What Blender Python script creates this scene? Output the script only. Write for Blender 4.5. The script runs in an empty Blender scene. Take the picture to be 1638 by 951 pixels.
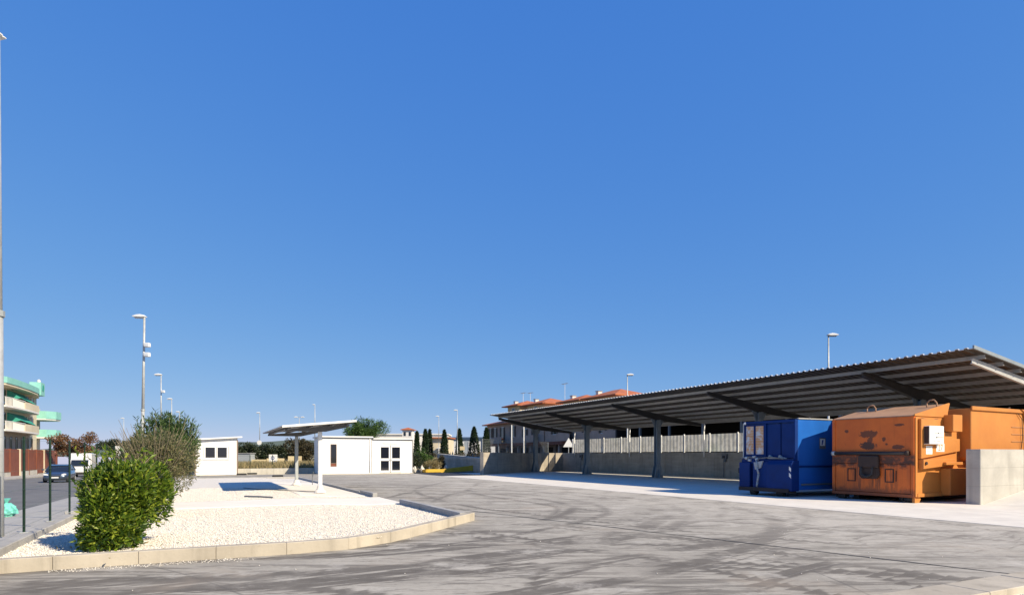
import bpy, bmesh, math, random
import numpy as np
from mathutils import Vector, Matrix

# ------------------------------------------------------------------ camera, sky, sun, exposure
scene = bpy.context.scene
C = scene.collection
R = math.radians
cam_d = bpy.data.cameras.new('camera'); cam = bpy.data.objects.new('camera', cam_d); C.objects.link(cam)
cam.location = (0, 0, 1.5); cam.rotation_euler = (R(90), 0, 0)
cam_d.sensor_width = 36.0; cam_d.lens = 22.0; cam_d.shift_y = 0.1535
cam_d.clip_start = 0.1; cam_d.clip_end = 9000
scene.camera = cam
SUN = Vector((1.226, -0.789, 1.0)).normalized()
world = bpy.data.worlds.new('World'); scene.world = world; world.use_nodes = True
wn = world.node_tree; bgn = wn.nodes['Background']
sky = wn.nodes.new('ShaderNodeTexSky'); sky.sky_type = 'NISHITA'; sky.sun_disc = False
sky.sun_elevation = math.asin(SUN.z); sky.sun_rotation = math.atan2(SUN.x, SUN.y)
sky.altitude = 0; sky.air_density = 0.7; sky.dust_density = 0.0; sky.ozone_density = 5.0
# one tone curve per channel over the whole sky, as the phone's picture processing flattens it
sp = wn.nodes.new('ShaderNodeSeparateColor'); cm = wn.nodes.new('ShaderNodeCombineColor'); wn.links.new(sky.outputs[0], sp.inputs[0])
for ch, g, k in ((0, 0.80, 0.543), (1, 0.46, 0.467), (2, 0.138, 0.557)):
    src = sp.outputs[ch]
    for op, v in (('MULTIPLY', 0.085), ('POWER', g), ('MULTIPLY', k / 0.085)):
        q = wn.nodes.new('ShaderNodeMath'); q.operation = op; wn.links.new(src, q.inputs[0]); q.inputs[1].default_value = v; src = q.outputs[0]
    wn.links.new(src, cm.inputs[ch])
wn.links.new(cm.outputs[0], bgn.inputs['Color'])
bgn.inputs['Strength'].default_value = 0.085
sun_d = bpy.data.lights.new('sun', 'SUN'); sun_d.energy = 4.9; sun_d.angle = R(0.53); sun_d.color = (1.0, 0.87, 0.66)
sun = bpy.data.objects.new('sun', sun_d); C.objects.link(sun)
sun.rotation_euler = SUN.to_track_quat('Z', 'Y').to_euler(); sun.location = (0, 0, 60)
vs = scene.view_settings; vs.view_transform = 'Standard'; vs.look = 'None'; vs.gamma = 1.0; vs.exposure = 0.55
vs.use_curve_mapping = False
scene.cycles.max_bounces = 8; scene.cycles.transparent_max_bounces = 24

# ------------------------------------------------------------------ site frame: b = across (towards the right), a = into the yard
TH = math.atan2(0.443, 0.8966); CT, ST = math.cos(TH), math.sin(TH)
def AB(b, a, z=0.0): return Vector((b * CT - a * ST, b * ST + a * CT, z))
def toab(x, y): return (x * CT + y * ST, -x * ST + y * CT)
def smooth01(t): t = max(0.0, min(1.0, t)); return t * t * (3 - 2 * t)
def terrain(b, a):
    Y = b * ST + a * CT
    return -0.0145 * max(Y, 0) * smooth01((-2.6 - b) / 2.6)
rng = np.random.default_rng(7); random.seed(7)

# ------------------------------------------------------------------ materials
M = {}
def nodes_of(name):
    m = bpy.data.materials.new(name); m.use_nodes = True; nt = m.node_tree
    return m, nt, nt.nodes['Principled BSDF'], nt.nodes, nt.links
def ramp(n, stops, interp='LINEAR'):
    r = n.new('ShaderNodeValToRGB'); r.color_ramp.interpolation = interp
    el = r.color_ramp.elements
    while len(el) < len(stops): el.new(0.5)
    for e, (p, c) in zip(el, stops):
        e.position = p; e.color = (*c, 1) if len(c) == 3 else c
    return r
def g3(v): return (v, v, v)
def mat(name, c1, c2=None, scale=3.0, rough=0.7, metal=0.0, bump=0.0, bscale=None, spec=0.5, detail=6, stretch=None, world_co=False, coat=0.0):
    m, nt, b, n, l = nodes_of(name)
    b.inputs['Roughness'].default_value = rough; b.inputs['Metallic'].default_value = metal
    b.inputs['Specular IOR Level'].default_value = spec
    if coat: b.inputs['Coat Weight'].default_value = coat; b.inputs['Coat Roughness'].default_value = 0.03
    tc = n.new('ShaderNodeTexCoord'); mp = n.new('ShaderNodeMapping')
    if world_co:
        ge = n.new('ShaderNodeNewGeometry'); l.new(ge.outputs['Position'], mp.inputs['Vector'])
    else: l.new(tc.outputs['Object'], mp.inputs['Vector'])
    if stretch: mp.inputs['Scale'].default_value = stretch
    c2 = c2 or tuple(x * 0.86 for x in c1)
    no = n.new('ShaderNodeTexNoise'); no.inputs['Scale'].default_value = scale; no.inputs['Detail'].default_value = detail
    no.inputs['Roughness'].default_value = 0.62
    l.new(mp.outputs[0], no.inputs['Vector'])
    r = ramp(n, [(0.34, c2), (0.66, c1)]); l.new(no.outputs['Fac'], r.inputs[0]); l.new(r.outputs[0], b.inputs['Base Color'])
    if bump:
        nb = n.new('ShaderNodeTexNoise'); nb.inputs['Scale'].default_value = bscale or scale * 8; nb.inputs['Detail'].default_value = 4
        l.new(mp.outputs[0], nb.inputs['Vector'])
        bu = n.new('ShaderNodeBump'); bu.inputs['Strength'].default_value = bump; bu.inputs['Distance'].default_value = 0.02
        l.new(nb.outputs['Fac'], bu.inputs['Height']); l.new(bu.outputs[0], b.inputs['Normal'])
    M[name] = m; return m
def leafmat(name, cols, trans=0.35, rough=0.5, spec=0.4):
    m, nt, b, n, l = nodes_of(name)
    ge = n.new('ShaderNodeNewGeometry')
    k = len(cols) - 1
    r = ramp(n, [(i / k, c) for i, c in enumerate(cols)]); l.new(ge.outputs['Random Per Island'], r.inputs[0])
    l.new(r.outputs[0], b.inputs['Base Color']); b.inputs['Roughness'].default_value = rough
    b.inputs['Specular IOR Level'].default_value = spec
    t = n.new('ShaderNodeBsdfTranslucent'); l.new(r.outputs[0], t.inputs['Color'])
    mx = n.new('ShaderNodeMixShader'); mx.inputs[0].default_value = trans
    l.new(b.outputs[0], mx.inputs[1]); l.new(t.outputs[0], mx.inputs[2])
    l.new(mx.outputs[0], n['Material Output'].inputs['Surface'])
    M[name] = m; return m
def mathn(n, l, op, a, b=None, c=None, clamp=False):
    q = n.new('ShaderNodeMath'); q.operation = op; q.use_clamp = clamp
    for i, v in enumerate((a, b, c)):
        if v is None: continue
        if isinstance(v, (int, float)): q.inputs[i].default_value = v
        else: l.new(v, q.inputs[i])
    return q.outputs[0]
def mixc(n, l, fac, c1, c2, mode='MIX'):
    q = n.new('ShaderNodeMix'); q.data_type = 'RGBA'; q.blend_type = mode
    for key, v in (('Factor', fac), ('A', c1), ('B', c2)):
        sock = [s for s in q.inputs if s.name == key and (s.type == ('VALUE' if key == 'Factor' else 'RGBA'))][0]
        if isinstance(v, (int, float)): sock.default_value = v
        elif isinstance(v, tuple): sock.default_value = (*v, 1) if len(v) == 3 else v
        else: l.new(v, sock)
    return [s for s in q.outputs if s.type == 'RGBA'][0]
def noise(n, l, vec, scale, detail=5, rough=0.6, dist=0.0):
    q = n.new('ShaderNodeTexNoise'); q.inputs['Scale'].default_value = scale; q.inputs['Detail'].default_value = detail
    q.inputs['Roughness'].default_value = rough; q.inputs['Distortion'].default_value = dist
    l.new(vec, q.inputs['Vector']); return q.outputs['Fac']
def maprange(n, l, v, a, b, c=0.0, d=1.0, kind='SMOOTHSTEP'):
    q = n.new('ShaderNodeMapRange'); q.interpolation_type = kind
    l.new(v, q.inputs['Value'])
    for k, x in zip(('From Min', 'From Max', 'To Min', 'To Max'), (a, b, c, d)): q.inputs[k].default_value = x
    return q.outputs[0]
def mapping(n, l, vec, rot=0.0, scale=(1, 1, 1), loc=(0, 0, 0)):
    q = n.new('ShaderNodeMapping'); q.inputs['Rotation'].default_value = (0, 0, rot); q.inputs['Scale'].default_value = scale
    q.inputs['Location'].default_value = loc; l.new(vec, q.inputs['Vector']); return q.outputs[0]

TH_ = math.atan2(0.443, 0.8966)
def yard_asphalt():
    m, nt, b, n, l = nodes_of('yard_asphalt')
    pos = n.new('ShaderNodeNewGeometry').outputs['Position']
    big = noise(n, l, pos, 0.22, 4, 0.55, 0.6)
    mid = noise(n, l, pos, 0.9, 8, 0.68, 0.8)
    fine = noise(n, l, pos, 60, 3, 0.6)
    grit = noise(n, l, pos, 11, 5, 0.75)
    base = ramp(n, [(0.36, (0.27, 0.246, 0.205)), (0.5, (0.36, 0.33, 0.275)), (0.64, (0.45, 0.412, 0.345))])
    l.new(mathn(n, l, 'ADD', mathn(n, l, 'MULTIPLY', big, 0.4), mathn(n, l, 'MULTIPLY', mid, 0.6)), base.inputs[0])
    col = base.outputs[0]
    RUB = (0.078, 0.066, 0.053)
    # rubber dragged along the ways the lorries turn
    for rot, sc, lo, hi, amt in ((0.25, (0.30, 2.6, 1), 0.535, 0.60, 0.6), (-0.5, (0.25, 2.0, 1), 0.56, 0.62, 0.52), (0.85, (0.28, 2.2, 1), 0.565, 0.62, 0.52), (0.05, (0.5, 5.0, 1), 0.56, 0.61, 0.55), (0.6, (0.7, 3.0, 1), 0.57, 0.61, 0.6)):
        s = noise(n, l, mapping(n, l, pos, rot, sc, (rot * 9, 3, 0)), 1.0, 8, 0.68, 1.0)
        col = mixc(n, l, mathn(n, l, 'MULTIPLY', maprange(n, l, s, lo, hi), amt), col, RUB)
    # tyre arcs: rings of rubber with ragged tread edges
    brk = maprange(n, l, noise(n, l, pos, 0.4, 6, 0.68, 0.5), 0.38, 0.54)
    warp = noise(n, l, pos, 0.12, 2, 0.5)
    tread = n.new('ShaderNodeTexWave'); tread.wave_profile = 'SAW'; tread.inputs['Scale'].default_value = 1.5; tread.inputs['Distortion'].default_value = 2.0
    tread.inputs['Detail'].default_value = 2
    l.new(mapping(n, l, pos, 0.9), tread.inputs['Vector'])
    jag = mathn(n, l, 'MULTIPLY_ADD', tread.outputs['Fac'], 0.16, mathn(n, l, 'MULTIPLY', grit, 0.16))
    arcs = [(-7, 18, 8.6, .34), (-7, 18, 9.5, .3), (-7, 18, 10.9, .42), (-7.4, 18.5, 12.0, .36), (-7, 18, 13.4, .4), (-6.4, 17.0, 7.6, .26), (-6.5, 22.0, 13.2, .30), (-6.5, 22.0, 15.2, .34), (9.5, 21.0, 12.0, .28), (9.5, 21.0, 14.0, .3), (1.0, -1.0, 9.6, .28), (1.0, -1.0, 11.6, .3),
            (14.0, -2.0, 14.5, .3), (14.0, -2.0, 16.6, .26), (3.0, 27.0, 10.5, .26), (3.0, 27.0, 12.6, .26), (-14, -2, 19.5, .3), (-14, -2, 21.6, .34),
            (20, 30, 22.0, .3), (20, 30, 24.2, .3), (6.0, 13.0, 3.3, .22), (8.4, 9.6, 2.6, .2), (2.4, 7.2, 2.2, .24), (-2, 40, 16, .3), (-2, 40, 18.2, .3), (0.5, 3.0, 3.6, .3), (-3.5, 2.0, 5.0, .34)]
    tot = None
    for (cx, cy, r, w) in arcs:
        d = n.new('ShaderNodeVectorMath'); d.operation = 'DISTANCE'; l.new(pos, d.inputs[0]); d.inputs[1].default_value = (cx, cy, 0)
        wob = mathn(n, l, 'MULTIPLY_ADD', warp, 1.6, d.outputs['Value'])
        e = mathn(n, l, 'ADD', mathn(n, l, 'ABSOLUTE', mathn(n, l, 'SUBTRACT', wob, r + .8)), jag)
        k = maprange(n, l, e, w * 0.75, w * 1.05, 1.0, 0.0)
        tot = k if tot is None else mathn(n, l, 'MAXIMUM', tot, k)
    col = mixc(n, l, mathn(n, l, 'MULTIPLY', mathn(n, l, 'MULTIPLY', tot, brk), 0.88), col, RUB)
    scr = [(-30, 60, 62.0, .03), (30, 70, 66.5, .028), (-18, 50, 46, .035), (40, -10, 36.5, .03), (12, 60, 51, .03), (-40, -30, 52, .03), (25, -20, 33, .035), (-8, 35, 27.2, .03), (-8, 35, 24.0, .025), (33, 45, 45.5, .03), (5, 90, 79.5, .04), (5, 90, 81.6, .03), (-25, 10, 29, .03), (2, -14, 20.3, .03), (18, 4, 9.5, .03), (-60, 70, 88, .035), (50, 60, 66, .03), (60, 30, 56, .035)]
    sct = None
    thin = mathn(n, l, 'MULTIPLY', noise(n, l, pos, 0.10, 1, 0.4), 2.2)
    for (cx, cy, r, w) in scr:
        d = n.new('ShaderNodeVectorMath'); d.operation = 'DISTANCE'; l.new(pos, d.inputs[0]); d.inputs[1].default_value = (cx, cy, 0)
        e = mathn(n, l, 'ABSOLUTE', mathn(n, l, 'SUBTRACT', mathn(n, l, 'ADD', d.outputs['Value'], thin), r + 1.1))
        k = maprange(n, l, e, w * 0.3, w * 0.9, 1.0, 0.0)
        sct = k if sct is None else mathn(n, l, 'MAXIMUM', sct, k)
    brk2 = maprange(n, l, noise(n, l, pos, 0.4, 4, 0.65, 0.3), 0.44, 0.56)
    col = mixc(n, l, mathn(n, l, 'MULTIPLY', mathn(n, l, 'MULTIPLY', sct, brk2), 0.5), col, (0.07, 0.065, 0.06))
    # soil smears, pale dust, grit
    soil = maprange(n, l, noise(n, l, pos, 0.45, 5, 0.6, 0.4), 0.55, 0.72, 0.0, 0.45)
    col = mixc(n, l, soil, col, (0.36, 0.29, 0.215))
    dust = maprange(n, l, noise(n, l, pos, 0.8, 8, 0.7), 0.54, 0.66, 0.0, 0.6)
    col = mixc(n, l, dust, col, (0.52, 0.485, 0.42))
    sxy = n.new('ShaderNodeSeparateXYZ'); l.new(mapping(n, l, pos, -TH_), sxy.inputs[0])
    trod = mathn(n, l, 'MULTIPLY', maprange(n, l, mathn(n, l, 'MULTIPLY_ADD', big, 6.0, sxy.outputs['X']), 8.0, 18.0, 0.0, 0.6), maprange(n, l, mid, 0.36, 0.6, 0.35, 1.0))
    col = mixc(n, l, trod, col, (0.55, 0.505, 0.43))
    col = mixc(n, l, maprange(n, l, grit, 0.45, 0.75, 0.0, 0.4), col, (0.13, 0.125, 0.115))
    col = mixc(n, l, mathn(n, l, 'MULTIPLY', fine, 0.22), col, (0.50, 0.47, 0.41))
    l.new(col, b.inputs['Base Color']); b.inputs['Roughness'].default_value = 0.9; b.inputs['Specular IOR Level'].default_value = 0.2
    bu = n.new('ShaderNodeBump'); bu.inputs['Strength'].default_value = 0.35; bu.inputs['Distance'].default_value = 0.01
    l.new(mathn(n, l, 'ADD', fine, grit), bu.inputs['Height']); l.new(bu.outputs[0], b.inputs['Normal'])
    M['yard_asphalt'] = m
yard_asphalt()

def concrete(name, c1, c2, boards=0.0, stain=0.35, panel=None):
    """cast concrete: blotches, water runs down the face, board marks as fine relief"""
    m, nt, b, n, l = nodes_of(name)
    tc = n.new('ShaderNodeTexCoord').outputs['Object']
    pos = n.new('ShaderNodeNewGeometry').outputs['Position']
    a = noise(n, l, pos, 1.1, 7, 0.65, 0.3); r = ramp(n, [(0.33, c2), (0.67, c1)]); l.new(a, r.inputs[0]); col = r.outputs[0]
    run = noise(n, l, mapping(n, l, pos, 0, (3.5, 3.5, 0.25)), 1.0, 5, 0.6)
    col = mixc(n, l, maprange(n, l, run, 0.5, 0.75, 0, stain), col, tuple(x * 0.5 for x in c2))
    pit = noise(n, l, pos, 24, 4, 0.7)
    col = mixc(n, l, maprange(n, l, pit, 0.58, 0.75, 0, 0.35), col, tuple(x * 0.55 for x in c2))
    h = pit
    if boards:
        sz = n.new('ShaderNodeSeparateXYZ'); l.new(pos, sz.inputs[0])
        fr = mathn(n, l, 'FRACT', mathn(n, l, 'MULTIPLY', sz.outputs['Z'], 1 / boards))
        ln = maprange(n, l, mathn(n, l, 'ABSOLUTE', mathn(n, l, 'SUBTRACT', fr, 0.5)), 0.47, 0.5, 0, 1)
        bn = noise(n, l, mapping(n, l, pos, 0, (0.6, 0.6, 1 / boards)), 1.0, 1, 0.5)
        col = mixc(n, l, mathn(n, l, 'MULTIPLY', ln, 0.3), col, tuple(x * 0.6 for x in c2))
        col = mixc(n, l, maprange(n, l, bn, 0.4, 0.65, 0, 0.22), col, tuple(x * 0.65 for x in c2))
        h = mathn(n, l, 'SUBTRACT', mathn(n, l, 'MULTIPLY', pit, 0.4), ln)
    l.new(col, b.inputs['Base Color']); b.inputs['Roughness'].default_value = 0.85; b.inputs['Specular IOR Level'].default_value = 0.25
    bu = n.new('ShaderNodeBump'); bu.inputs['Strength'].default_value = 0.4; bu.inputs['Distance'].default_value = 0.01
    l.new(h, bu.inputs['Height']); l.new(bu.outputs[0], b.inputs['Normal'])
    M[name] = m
concrete('slab_concrete', (0.74, 0.69, 0.60), (0.63, 0.585, 0.51), 0, 0.12)
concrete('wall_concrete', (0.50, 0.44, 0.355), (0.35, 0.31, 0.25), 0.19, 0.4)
concrete('pale_wall_concrete', (0.54, 0.515, 0.455), (0.40, 0.38, 0.335), 0.55, 0.4)
concrete('kerb_concrete', (0.50, 0.445, 0.355), (0.38, 0.335, 0.265), 0, 0.5)
concrete('grey_kerb', (0.42, 0.405, 0.375), (0.31, 0.30, 0.28), 0, 0.35)
concrete('pale_pad', (0.84, 0.77, 0.66), (0.76, 0.69, 0.59), 0, 0.06)
concrete('pavement', (0.44, 0.42, 0.38), (0.35, 0.335, 0.305), 0, 0.2)
mat('road_asphalt', (0.17, 0.165, 0.16), (0.12, 0.118, 0.115), 0.7, 0.9, bump=0.3, bscale=40, world_co=True)
mat('gravel_bed', (0.74, 0.69, 0.60), (0.60, 0.55, 0.47), 14, 0.9, bump=0.9, bscale=30, world_co=True)
mat('tar', (0.02, 0.02, 0.02), (0.035, 0.033, 0.03), 5, 0.7)
mat('galvanised', (0.52, 0.53, 0.51), (0.40, 0.41, 0.40), 5, 0.5, 0.3, bump=0.05)
mat('pole_paint', (0.42, 0.44, 0.43), (0.34, 0.36, 0.35), 4, 0.5, 0.3)
mat('column_steel', (0.30, 0.335, 0.35), (0.23, 0.26, 0.275), 2.5, 0.5, 0.3)
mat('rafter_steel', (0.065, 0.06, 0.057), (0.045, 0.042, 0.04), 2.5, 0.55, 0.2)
mat('purlin_steel', (0.42, 0.41, 0.385), (0.33, 0.32, 0.30), 2.5, 0.5, 0.2)
mat('end_beam_sunlit', (0.50, 0.49, 0.47), (0.40, 0.39, 0.37), 2.5, 0.5, 0.2)  # pale version of the beam steel, with the sunlight put into its colour
mat('white_paint', (0.80, 0.80, 0.78), (0.74, 0.74, 0.72), 1.2, 0.45)
mat('roof_white', (0.76, 0.75, 0.72), (0.68, 0.67, 0.64), 1.5, 0.5)
mat('trim_brown', (0.24, 0.17, 0.13), (0.2, 0.14, 0.11), 3, 0.6)
mat('trim_grey', (0.28, 0.28, 0.28), (0.23, 0.23, 0.23), 3, 0.6)
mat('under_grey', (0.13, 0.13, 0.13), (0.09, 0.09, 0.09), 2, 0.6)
mat('green_post', (0.006, 0.028, 0.015), (0.004, 0.018, 0.01), 6, 0.5, spec=0.3)
mat('wire_green', (0.05, 0.12, 0.08), None, 6, 0.5)
mat('wire_grey', (0.35, 0.37, 0.36), None, 6, 0.5, 0.5)
mat('black_rubber', (0.014, 0.014, 0.014), (0.022, 0.021, 0.02), 8, 0.7)
mat('black_part', (0.02, 0.02, 0.02), (0.035, 0.03, 0.027), 5, 0.55)
mat('yellow_paint', (0.62, 0.40, 0.03), (0.48, 0.30, 0.03), 3, 0.6)
mat('terracotta', (0.48, 0.155, 0.06), (0.34, 0.10, 0.04), 1.8, 0.8, bump=0.3)
mat('plaster_pink', (0.44, 0.32, 0.25), (0.36, 0.26, 0.20), 1.0, 0.85)
mat('plaster_cream', (0.66, 0.58, 0.42), (0.57, 0.49, 0.35), 0.6, 0.85)
mat('plaster_white', (0.72, 0.70, 0.66), (0.64, 0.62, 0.58), 0.6, 0.85)
mat('plaster_yellow', (0.68, 0.56, 0.33), (0.60, 0.48, 0.28), 0.6, 0.85)
mat('turquoise', (0.25, 0.55, 0.47), (0.20, 0.47, 0.40), 0.9, 0.6)
mat('turquoise_dark', (0.04, 0.33, 0.25), (0.03, 0.27, 0.2), 0.9, 0.7)
mat('bag_plastic', (0.20, 0.60, 0.50), (0.14, 0.50, 0.42), 4, 0.35)
mat('red_brown', (0.22, 0.065, 0.032), (0.16, 0.045, 0.022), 0.9, 0.7)
mat('shutter_brown', (0.035, 0.022, 0.016), None, 2, 0.6)
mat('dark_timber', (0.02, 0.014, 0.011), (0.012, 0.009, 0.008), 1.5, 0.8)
mat('warehouse_grey', (0.34, 0.37, 0.39), (0.29, 0.32, 0.34), 0.4, 0.7)
mat('steel_blue', (0.04, 0.08, 0.14), None, 1, 0.6)
mat('bark', (0.11, 0.085, 0.06), (0.07, 0.052, 0.038), 8, 0.9, bump=0.5)
mat('twig', (0.26, 0.21, 0.14), (0.17, 0.135, 0.09), 8, 0.9)
mat('dry_ground', (0.33, 0.27, 0.15), (0.22, 0.20, 0.10), 0.12, 0.95, world_co=True)
mat('hill_haze_green', (0.10, 0.13, 0.10), (0.075, 0.10, 0.085), 0.006, 1.0, world_co=True)  # bluish tint puts distance haze into the hill colour
mat('lamp_white', (0.78, 0.78, 0.76), None, 2, 0.4)
mat('label_white', (0.80, 0.79, 0.74), (0.74, 0.73, 0.68), 6, 0.5)
mat('ink', (0.06, 0.06, 0.06), None, 6, 0.6)
mat('sign_red', (0.5, 0.03, 0.03), None, 3, 0.5)
mat('sign_blue', (0.05, 0.08, 0.28), None, 3, 0.5)
mat('sign_yellow', (0.6, 0.5, 0.05), None, 3, 0.5)
mat('electric_grey', (0.14, 0.15, 0.16), None, 4, 0.5)
mat('car_blue', (0.075, 0.10, 0.14), (0.065, 0.088, 0.125), 2, 0.3, 0.6, coat=1.0)
mat('car_navy', (0.03, 0.05, 0.11), None, 2, 0.3, 0.4, coat=1.0)
mat('car_white', (0.74, 0.74, 0.74), None, 2, 0.3, coat=1.0)
mat('plate', (0.7, 0.7, 0.68), None, 2, 0.4)
mat('stone_white', (0.66, 0.63, 0.56), (0.50, 0.47, 0.42), 5, 0.9, bump=0.5)
mat('headlight_glass', (0.62, 0.65, 0.68), None, 3, 0.1)
def glassmat(name, col, rough=0.04):
    m, nt, b, n, l = nodes_of(name); b.inputs['Base Color'].default_value = (*col, 1); b.inputs['Roughness'].default_value = rough
    b.inputs['Specular IOR Level'].default_value = 0.7; M[name] = m
glassmat('glass_dark', (0.012, 0.014, 0.018)); glassmat('glass_car', (0.015, 0.02, 0.028))

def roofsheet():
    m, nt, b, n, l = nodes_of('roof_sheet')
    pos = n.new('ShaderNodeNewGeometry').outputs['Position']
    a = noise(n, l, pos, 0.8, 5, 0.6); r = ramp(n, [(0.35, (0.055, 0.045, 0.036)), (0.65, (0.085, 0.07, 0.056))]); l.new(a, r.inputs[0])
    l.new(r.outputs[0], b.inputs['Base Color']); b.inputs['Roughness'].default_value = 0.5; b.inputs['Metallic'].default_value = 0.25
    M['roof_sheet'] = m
roofsheet()
mat('roof_edge_white', (0.72, 0.71, 0.68), (0.62, 0.61, 0.58), 2, 0.5)

def fence_sheet():
    m, nt, b, n, l = nodes_of('fence_sheet')
    pos = n.new('ShaderNodeNewGeometry').outputs['Position']
    sz = n.new('ShaderNodeSeparateXYZ'); l.new(pos, sz.inputs[0])
    v = noise(n, l, pos, 2.2, 6, 0.7, 0.5)
    big = noise(n, l, pos, 0.16, 2, 0.5)
    c = ramp(n, [(0.36, (0.46, 0.46, 0.42)), (0.6, (0.72, 0.71, 0.66))]); l.new(v, c.inputs[0])
    col = mixc(n, l, maprange(n, l, big, 0.52, 0.62, 0, 0.5), c.outputs[0], (0.20, 0.38, 0.26))
    b.inputs['Roughness'].default_value = 0.6; l.new(col, b.inputs['Base Color'])
    t = n.new('ShaderNodeBsdfTranslucent'); l.new(col, t.inputs['Color'])
    mx = n.new('ShaderNodeMixShader'); mx.inputs[0].default_value = 0.55
    l.new(b.outputs[0], mx.inputs[1]); l.new(t.outputs[0], mx.inputs[2])
    tr = n.new('ShaderNodeBsdfTransparent'); m2 = n.new('ShaderNodeMixShader'); m2.inputs[0].default_value = 0.12
    l.new(mx.outputs[0], m2.inputs[1]); l.new(tr.outputs[0], m2.inputs[2])
    l.new(m2.outputs[0], n['Material Output'].inputs['Surface'])
    M['fence_sheet'] = m
fence_sheet()

def skip_paint(name, c1, c2, rust_amt, rough, blotch=False, coat=0.0, spec=0.5):
    """enamel on a skip: rust where the lock bar rubs (a band and a burnt blotch in the object's own space), scuffs and dirt runs"""
    m, nt, b, n, l = nodes_of(name)
    co = n.new('ShaderNodeTexCoord').outputs['Object']
    a = noise(n, l, co, 1.3, 5, 0.6); r = ramp(n, [(0.35, c2), (0.65, c1)]); l.new(a, r.inputs[0]); col = r.outputs[0]
    fl = noise(n, l, co, 5.5, 8, 0.72); chips = maprange(n, l, fl, 0.66, 0.70, 0, 0.9 * rust_amt)
    col = mixc(n, l, chips, col, (0.05, 0.022, 0.012))
    runs = noise(n, l, mapping(n, l, co, 0, (6, 6, 0.5)), 1.0, 5, 0.65)
    col = mixc(n, l, maprange(n, l, runs, 0.56, 0.75, 0, 0.6 * rust_amt), col, tuple(x * 0.38 for x in c2))
    if blotch:
        s = n.new('ShaderNodeSeparateXYZ'); l.new(co, s.inputs[0])
        y, z, x = s.outputs['Y'], s.outputs['Z'], s.outputs['X']
        front = maprange(n, l, x, 0.02, 0.10, 1, 0)
        wob = noise(n, l, co, 4.5, 6, 0.7); wob2 = noise(n, l, co, 9.0, 8, 0.75, 0.8)
        wv = mathn(n, l, 'MULTIPLY_ADD', wob, 0.5, -0.25)
        band = maprange(n, l, mathn(n, l, 'ABSOLUTE', mathn(n, l, 'ADD', mathn(n, l, 'SUBTRACT', z, 1.33), wv)), 0.10, 0.30, 1, 0)
        def blob(cy, cz, ry, rz, soft=0.45):
            dy = mathn(n, l, 'MULTIPLY', mathn(n, l, 'SUBTRACT', y, cy), 1 / ry); dz = mathn(n, l, 'MULTIPLY', mathn(n, l, 'SUBTRACT', z, cz), 1 / rz)
            d = mathn(n, l, 'ADD', mathn(n, l, 'MULTIPLY', dy, dy), mathn(n, l, 'MULTIPLY', dz, dz))
            d = mathn(n, l, 'MULTIPLY_ADD', wob2, 4.0, mathn(n, l, 'SUBTRACT', d, 2.0))
            return maprange(n, l, d, 0.75, 1.15, 1, 0)
        k = blob(1.46, 1.80, .27, .13)
        for q in ((1.46, 2.18, .30, .13), (1.40, 1.98, .09, .14), (0.95, 2.0, .06, .07), (0.86, 1.84, .05, .04), (2.2, 2.3, .08, .05), (.5, 1.75, .2, .07), (.45, 2.45, .16, .04)):
            k = mathn(n, l, 'MAXIMUM', k, mathn(n, l, 'MULTIPLY', blob(*q), 0.85))
        k = mathn(n, l, 'MAXIMUM', k, mathn(n, l, 'MULTIPLY', band, maprange(n, l, wob, 0.35, 0.55, 0.45, 1)))
        drip = noise(n, l, mapping(n, l, co, 0, (1, 9, 0.7)), 1.0, 6, 0.65, 0.3)
        zone = mathn(n, l, 'MULTIPLY', maprange(n, l, mathn(n, l, 'ABSOLUTE', mathn(n, l, 'SUBTRACT', y, 1.35)), 0.35, 1.1, 1, 0.25), maprange(n, l, z, 1.3, 1.2, 0, 1))
        k = mathn(n, l, 'MAXIMUM', k, mathn(n, l, 'MULTIPLY', zone, maprange(n, l, drip, 0.46, 0.62, 0, 0.75)))
        low = mathn(n, l, 'MULTIPLY', maprange(n, l, mathn(n, l, 'MULTIPLY_ADD', wob, 0.5, z), 0.55, 0.75, 1, 0), 0.7)
        k = mathn(n, l, 'MAXIMUM', k, low)
        k = mathn(n, l, 'MULTIPLY', mathn(n, l, 'MULTIPLY', k, front), 0.93)
        col = mixc(n, l, k, col, (0.038, 0.02, 0.014))
    l.new(col, b.inputs['Base Color']); b.inputs['Roughness'].default_value = rough
    b.inputs['Specular IOR Level'].default_value = spec
    if coat: b.inputs['Coat Weight'].default_value = coat; b.inputs['Coat Roughness'].default_value = 0.04
    bu = n.new('ShaderNodeBump'); bu.inputs['Strength'].default_value = 0.12; bu.inputs['Distance'].default_value = 0.02
    l.new(noise(n, l, co, 2.5, 3, 0.5), bu.inputs['Height']); l.new(bu.outputs[0], b.inputs['Normal'])
    M[name] = m
skip_paint('orange_front', (0.74, 0.155, 0.014), (0.62, 0.12, 0.012), 0.6, 0.5, True)
skip_paint('orange_paint', (0.54, 0.215, 0.044), (0.49, 0.18, 0.036), 0.2, 0.5)
skip_paint('orange_dirty', (0.46, 0.26, 0.14), (0.36, 0.20, 0.11), 0.5, 0.7)
skip_paint('rust_iron', (0.06, 0.035, 0.025), (0.035, 0.022, 0.017), 0.8, 0.8)
skip_paint('blue_shade_paint', (0.001, 0.03, 0.165), (0.0008, 0.022, 0.12), 0.15, 0.55, spec=0.2)  # darker copy of the blue: the front's shade is put into the colour
skip_paint('blue_sunlit_gloss', (0.016, 0.13, 0.47), (0.013, 0.105, 0.40), 0.1, 0.3, coat=0.3)  # lighter copy of the blue: sunlight on the flank is put into the colour
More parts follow.
